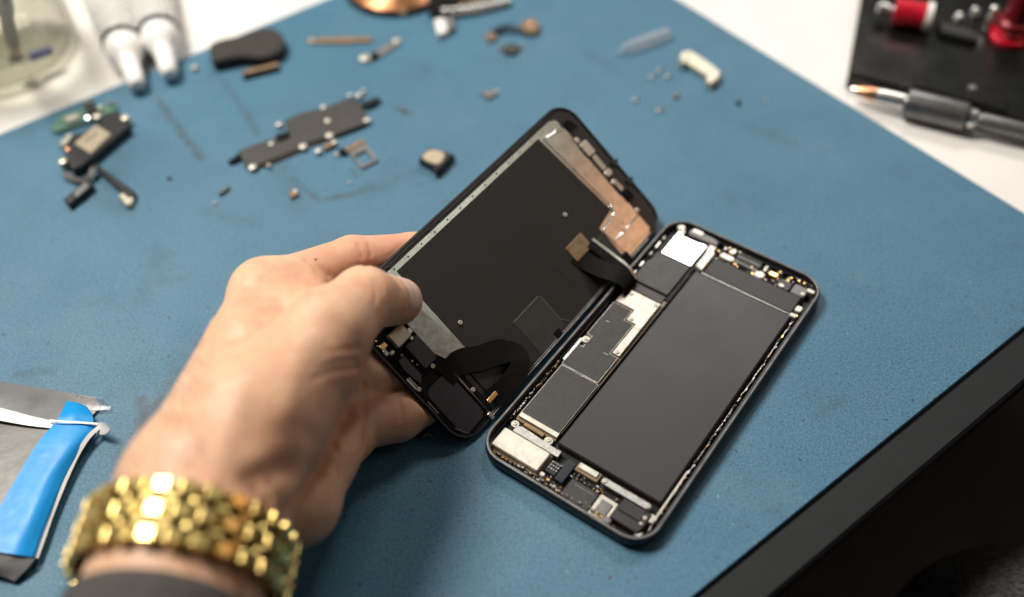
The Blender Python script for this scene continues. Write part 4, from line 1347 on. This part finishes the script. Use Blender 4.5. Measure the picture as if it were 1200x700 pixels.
# --- dark logic-board shield with solder posts
t = Thing('shield_plate', 'long dark stepped shield plate with pale solder posts behind the hand', 'shield plate', 355, 158)
plate = t.prism('plate', [(279, 177), (300, 168), (318, 163), (338, 157), (333, 141), (353, 132), (380, 126), (404, 116), (418, 116), (431, 136), (428, 145), (396, 157), (362, 167), (348, 175), (304, 193), (288, 194)], .4, 2.6, M_DKBROWN, .35)
t.prism('plate_step', [(322, 158), (338, 153), (340, 160), (326, 166)], 2.4, 3.4, M_FLEX, .3)
t.prism('brown_edge', [(304, 193), (348, 175), (362, 167), (396, 157), (397, 159), (363, 170), (349, 178), (305, 196)], .3, 1.4, M_BROWN, .1)
t.ribbon('flex_tail', [(281, 182, 2.0), (275, 187, 1.8), (268, 191, .8)], 3.0, .5, M_FLEX)
t.ribbon('flex_tail', [(423, 123, 2.0), (433, 121, 2.4), (444, 116, 1.4)], 4.4, .6, M_BLUEBLK)
for x, y, r in ((296, 196, 2.9), (355, 172, 2.9), (386, 159, 2.9), (430, 141, 2.6), (420, 112, 2.2), (410, 112, 1.6), (426, 107, 1.5), (327, 146, 2.0), (318, 169, 1.9), (379, 126, 2.0), (384, 142, 2.2), (373, 177, 2.2), (392, 167, 2.0), (315, 194, 1.3)):
    t.dot('solder_post', x, y, 2.2, r * .8, M_PALE if r > 2.1 else M_CREAM, .9)
t.prism('clip', [(377, 170), (389, 165), (391, 170), (380, 175)], .2, 2.4, M_BROWN, .3)

# --- sim tray
t = Thing('sim_tray', 'small dark card tray frame with a square opening', 'card tray', 422, 181)
bm = bmesh.new()
ou = [t.pt(*p, 1.6) for p in ((405, 174), (426, 164), (443, 187), (424, 197))]
inn = [t.pt(*p, 1.6) for p in ((414.5, 182), (428, 175), (438, 187), (424.5, 193))]
low = lambda L, z: [(p[0], p[1], z) for p in L]
add_loft(bm, [low(ou, .1), low(ou, 1.4), low(inn, 1.4), low(inn, .1), low(ou, .1)])
bmesh.ops.remove_doubles(bm, verts=bm.verts[:], dist=.001)
obj('tray_frame', bm, M_GREYP, t.e)
t.prism('tray_lip', [(404, 173), (425, 162), (428, 167), (407, 178)], 1.4, 2.0, M_BROWN, .2)
t.prism('tray_nub', [(396, 175), (404, 173), (406, 179), (400, 180)], .1, 2.4, M_FLEX, .3)

# --- little loudspeaker
t = Thing('speaker_module', 'black square speaker module with a tan top beside the display', 'speaker', 510, 190)
t.prism('housing', [(491, 185), (503, 172), (531, 180), (518, 195), (511, 200), (506, 194)], .2, 5.0, M_BLACKP, .6)
t.prism('skirt', [(491, 190), (497, 178), (533, 182), (512, 207), (507, 199)], .1, 2.0, M_BLACKP, .3)
t.prism('diaphragm', [(495, 185), (504, 175), (521, 179.5), (514, 192)], 5.0, 5.8, M_TAN, .5, smooth=4)

# --- loudspeaker board cluster, left
t = Thing('green_board', 'small green circuit board fragment near the glass jar', 'circuit board', 100, 134)
t.prism('board', [(59, 150), (70, 135), (100, 127), (138, 121), (136, 129), (112, 138), (88, 147), (64, 155)], .2, 2.0, M_GREEN, .3)
t.prism('pale_chip', [(74, 138), (90, 132), (94, 138), (78, 144)], 2.0, 3.6, M_CREAM, .3)
t.prism('black_chip', [(98, 121), (110, 118), (113, 131), (102, 134)], 2.0, 5.0, M_BLACKP, .4)
for x, y, r, m_ in ((103, 138, 2.4, M_WHITEP), (114, 137, 2.6, M_BEIGE), (103, 122, 2.4, M_BROWN), (118, 127, 1.6, M_CREAM), (130, 122, 1.6, M_GREYP)):
    t.dot('solder_post', x, y, 3.0, r, m_, 1.4)
t = Thing('loudspeaker', 'black loudspeaker block with a tan label beside the green board', 'speaker', 110, 165)
t.prism('housing', [(78, 188), (84, 200), (96, 194), (152, 147), (141, 132), (127, 130), (119, 142), (97, 155), (85, 157), (74, 172)], .2, 5.5, M_BLACKP, .6)
t.prism('tan_label', [(87, 168), (112, 146), (130, 157), (106, 180)], 5.5, 5.9, M_TAN, .2)
for a, b in (((100, 166), (105, 161)), ((106, 163), (109, 158)), ((110, 160), (114, 155))):
    t.tube('print_stroke', [(a[0], a[1], 5.95), (b[0], b[1], 5.95)], .28, M_DIRT, 5, 0)
for x, y, r, m_ in ((147, 139, 2.6, M_BEIGE), (74, 190, 2.4, M_BEIGE), (80, 176, 1.6, M_COPPER)):
    t.dot('contact', x, y, 4.6, r, m_, 1.4)
t.prism('contact_tab', [(69, 168), (80, 156), (87, 158), (75, 171)], .2, 3.4, M_BEIGE, .4)
t = Thing('flex_bracket', 'bent black ribbon cable with a grey pad in front of the loudspeaker block', 'cable', 92, 215)
t.ribbon('ribbon', [(75, 203, 2.4), (84, 209, 1.8), (96, 212, 2.0), (106, 206, 3.2), (110, 197, 4.0)], 3.6, .6, M_DKBROWN)
t.prism('pad', [(74, 233), (80, 240), (109, 217), (104, 207)], .1, 4.0, M_BLACKP, .5)
t.prism('pad_face', [(86, 226), (90, 231), (104, 219), (100, 213)], 4.0, 4.5, M_GREYP, .2)
t = Thing('straight_cable', 'straight black cable arm ending in a pale block, lowest of the left scraps', 'cable', 135, 215)
t.prism('arm', [(107, 193), (112, 191), (158, 224), (157, 231), (150, 231)], .2, 3.4, M_BLACKP, .4)
t.prism('end_block', [(138, 229), (144, 225), (157, 232), (153, 240), (147, 240)], .2, 3.0, M_BEIGE, .5)

# --- clear capsule and pale bracket right of the display
t = Thing('clear_capsule', 'clear plastic capsule lying near the far edge of the mat', 'capsule', 749, 51)
t.lathe('shell', (722, 61, 3.2), (775, 42, 3.2), [(.6, 0), (1.2, 4), (2.8, 8), (3.2, 12), (3.2, 33), (2.8, 36), (1.4, 37.5), (.4, 38), (.3, 37.4), (1.2, 37), (2.4, 35.6), (2.8, 33), (2.8, 12), (2.4, 8.4), (.9, 4.4), (.3, 1)], M_CAPS, 24)
t = Thing('metal_bracket', 'pale beige metal bracket with raised ends on the right of the mat', 'bracket', 820, 80)
t.prism('bar', [(803, 60), (810, 59), (838, 78), (832, 88), (827, 86), (802, 71)], .6, 4.0, M_BEIGE, .5)
t.prism('raised_end', [(796, 63), (803, 58), (808, 64), (805, 74), (798, 73)], .1, 4.8, M_BEIGE, .8)
t.prism('raised_end', [(827, 86), (837, 78), (845, 83), (843, 91), (834, 97), (828, 94)], .1, 5.0, M_BEIGE, .8)

# --- crumbs and screws
def crumb(name, label, cat, x, y, r, m, group=None, h=1.2):
    t = Thing(name, label, cat, x, y, 0, group)
    bm = bmesh.new()
    random.seed(int(x * 7 + y))
    bmesh.ops.create_icosphere(bm, subdivisions=2, radius=r)
    for v in bm.verts:
        v.co *= 1 + random.uniform(-.14, .14)
        v.co.z = v.co.z * .6 + r * .55
    o = obj('grain', bm, m, t.e, smooth=True)
def tiny_screw(label, x, y, r, group, m=None):
    t = Thing('loose_screw', label, 'screw', x, y, 0, group)
    t.dot('screw_head', x, y, .9, r, m or M_PALE, .8)
    t.lathe('screw_thread', (x, y, .7), (x + 6, y - 3, .6), [(.5, 0), (.5, 3.0), (.2, 3.4)], M_SILVER, 8)
G1 = 'loose screws between the clear capsule and the phone'
for x, y, w_ in ((763, 91, 'left one of the three close together'), (772, 83, 'farthest back of the three close together'), (782, 90, 'right one of the three close together'), (744, 118, 'leftmost and alone'), (772, 130, 'nearest to the phone')):
    tiny_screw('tiny pale loose screw below the clear capsule, ' + w_, x, y, 1.25, G1)
tiny_screw('loose screw nearest to the beige metal bracket, slightly larger than the rest', 792, 113, 1.7, None, M_BROWN)
crumb('dark_crumb', 'dark crumb lying alone right of the loose screws', 'crumb', 865, 122, 1.6, M_DIRT)
crumb('dirt_grain', 'faint pale grain farthest right on the open mat', 'crumb', 897, 119, 1.0, M_TAN)
t = Thing('spring_clip', 'tiny metal clip alone on the mat above the display', 'clip', 573, 109)
t.prism('clip_body', [(566, 109), (575, 104), (584, 106), (578, 113), (570, 115)], .1, 1.6, M_GREYP, .3)
t.dot('clip_end', 565, 110, .8, 1.1, M_BROWN, .5)
t.dot('clip_end', 582, 107, 1.2, 1.2, M_PALE, .5)
t = Thing('metal_pin', 'tiny dark metal pin on the mat left of the knuckles', 'pin', 262, 224)
t.lathe('pin_body', (257, 228, 1.1), (269, 219, 1.1), [(.5, 0), (1.1, .5), (1.1, 6.0), (.8, 6.6)], M_GREYP, 10)
t = Thing('copper_chip', 'tiny copper chip on the mat under the long shield plate', 'chip', 343, 227)
t.prism('chip_body', [(338, 225), (347, 221), (350, 227), (341, 232)], .1, 1.8, M_BROWN, .3)
t.dot('chip_solder', 346, 224, 1.8, 1.0, M_PALE, .5)
crumb('pale_bead', 'pale bead on the mat between the nozzle tubes and the black pad', 'bead', 229, 82, 2.2, M_PALE)
crumb('solder_bead', 'pale solder bead lying next to the small card tray', 'bead', 395, 183, 1.4, M_PALE)
crumb('tan_crumb', 'tiny tan crumb just below the dark metal pin', 'crumb', 252, 239, 1.0, M_TAN)
crumb('black_crumb', 'black crumb on the mat above the dark metal pin', 'crumb', 199, 210, 1.2, M_DIRT)
crumb('white_speck', 'white speck on the mat left of the little speaker module', 'crumb', 410, 215, .9, M_PALE)
crumb('brown_crumb', 'brown crumb between the long shield plate and the small clip', 'crumb', 473, 130, 1.3, M_BROWN)
# scratch in the mat next to the fingers
t = Thing('lint_shred', 'little black shred on the mat by the fingertips under the display', 'shred', 500, 508)
t.tube('strand', [(489, 514, .3), (495, 510, .5), (500, 505, .4), (507, 506, .3)], .28, M_DIRT, 6)
t.tube('strand', [(496, 512, .3), (501, 509, .6), (507, 511, .3)], .25, M_PALE, 6)
t.tube('strand', [(500, 503, .3), (505, 501, .4), (508, 509, .3)], .25, M_DIRT, 6)
# --- black case with spools, upper right
t = Thing('tool_case', 'black lacquered case lying on the white table in the far right corner', 'case', 1100, 60, -2.0)
c_a = np.array(t.pt(994.6, 87, 7))
d1 = np.array(t.pt(1198, 143, 7)) - c_a
d2 = np.array(t.pt(1009, 0, 7)) - c_a
d1, d2 = d1 / np.linalg.norm(d1), d2 / np.linalg.norm(d2)
pl = [tuple((c_a + d1 * a + d2 * b)[:2]) for a, b in ((0, 0), (240, 0), (240, 160), (0, 160))]
prism('case_body', pl, .05, 9.0, M_DKBOX, t.e, 1.2)
pl = [tuple((c_a + d1 * a + d2 * b)[:2]) for a, b in ((34, 3), (82, 3), (82, 13), (34, 13))]
prism('latch', pl, 9.0, 11.0, M_DKBOX, t.e, .6)
t.dot('latch_rivet', 1140, 103, 9.2, 2.2, M_GREYP, .8)
pl = [tuple((c_a + d1 * a + d2 * b)[:2]) for a, b in ((2, 1.2), (90, 1.2), (90, 2.4), (2, 2.4))]
prism('front_ridge', pl, 9.0, 9.8, M_DKBOX, t.e, .3)
t = Thing('red_spool', 'red wire spool with silver ends lying on the black case', 'spool', 1066, 17, 7.05)
ax0, ax1 = (1048, 13, 15), (1084, 19, 15)
Ls = float(np.linalg.norm(UZ(*ax1) - UZ(*ax0)))
prof = []
for k in range(9):
    z_ = Ls * k / 9
    prof += [(7.0, z_), (7.5, z_ + Ls / 27), (7.5, z_ + 2 * Ls / 27)]
t.lathe('red_winding', ax0, ax1, prof + [(7.0, Ls)], M_RED, 32)
t.lathe('end_flange', ax0, ax1, [(6.0, Ls), (8.0, Ls + .2), (8.0, Ls + 3.4), (5.0, Ls + 4.0)], M_WCAP, 32)
t.lathe('end_knob', ax0, ax1, [(2.0, -9.5), (3.6, -8.6), (3.6, -3.4), (2.2, -2.6), (2.2, 0)], M_SILVER, 24)
t = Thing('red_stand_spool', 'upright red spool with a silver waist at the right edge of the photo', 'spool', 1181, 42, 7.05)
o3 = t.pt(1181, 46, 7.05)
bm = bmesh.new()
add_lathe(bm, [(9.5, 0), (10.4, .6), (10.4, 3), (9.6, 3.6), (5.8, 3.8)], 32, Matrix.Translation(Vector(o3)))
obj('base_flange', bm, M_RED, t.e, auto=math.radians(40))
bm = bmesh.new()
add_lathe(bm, [(5.6, 3.8), (5.6, 9)], 32, Matrix.Translation(Vector(o3)))
obj('waist', bm, M_SILVER, t.e, auto=math.radians(40))
bm = bmesh.new()
add_lathe(bm, [(5.8, 9.0), (9.0, 9.2), (9.0, 12), (7.0, 13.5), (6.4, 26), (7, 30), (3, 31)], 32, Matrix.Translation(Vector(o3)))
obj('top_winding', bm, M_DKRED, t.e, auto=math.radians(40))
for x, y, r, h, lab in ((1123, 24, 2.6, 4, 'silver peg on the black case right of the red lying spool'), (1141, 19, 2.4, 5, 'silver peg farthest back in the middle of the black case'), (1157, 34, 2.6, 14, 'tallest silver peg, beside the upright red spool')):
    t = Thing('silver_peg', lab, 'peg', x, y, 7.05, 'silver pegs on the black case')
    bm = bmesh.new()
    add_lathe(bm, [(r, 0), (r * 1.1, .5), (r * 1.1, h * .6), (r * .7, h * .7), (r * .9, h * .8), (r * .9, h), (r * .4, h + .6)], 20)
    obj('peg_body', bm, M_SILVER, t.e, auto=math.radians(40))
t = Thing('plastic_block', 'dark block on the black case between the silver pegs', 'block', 1112, 30, 7.05)
t.prism('block_body', [(1100, 24), (1135, 32), (1150, 40), (1146, 47), (1102, 36)], 7.05, 12, M_BLACKP, 1.0)

# --- screwdriver in front of the case
t = Thing('screwdriver', 'slim metal screwdriver with a thick grey grip lying before the black case', 'screwdriver', 1098, 128, -2.0)
s0, s1 = (996, 104, 6.0), (1215, 158, 6.0)
P0_, P1_ = UZ(*s0), UZ(*s1)
dd = (P1_ - P0_) / np.linalg.norm(P1_ - P0_)
def along(x, y):
    q = UZ(x, y, 6.0)
    return float((q - P0_) @ dd)
g0, g1 = along(1060, 120), along(1134, 138)
t.lathe('blade', s0, s1, [(1.0, 0), (1.6, 1), (2.4, 6), (3.6, 14), (4.0, g0 * .6), (4.2, g0)], M_SILVER, 24)
t.lathe('ring_band', s0, s1, [(1.9, 3.0), (2.7, 5), (3.7, 12.5), (3.6, 14.2)], M_COPPER, 24)
t.lathe('grip', s0, s1, [(5.0, g0), (7.4, g0 + 1), (7.7, g0 + 3), (7.7, g1 - 3), (7.4, g1 - 1), (5.2, g1)], M_GRIP, 36)
t.lathe('collar', s0, s1, [(4.4, g1), (5.4, g1 + .6), (5.4, g1 + 3.4), (3.8, g1 + 5)], M_SILVER, 28)
t.lathe('shank', s0, s1, [(3.8, g1 + 4.6), (4.4, g1 + 7), (4.4, g1 + 90), (3, g1 + 92)], M_GRIP, 24)
#OBJ>>
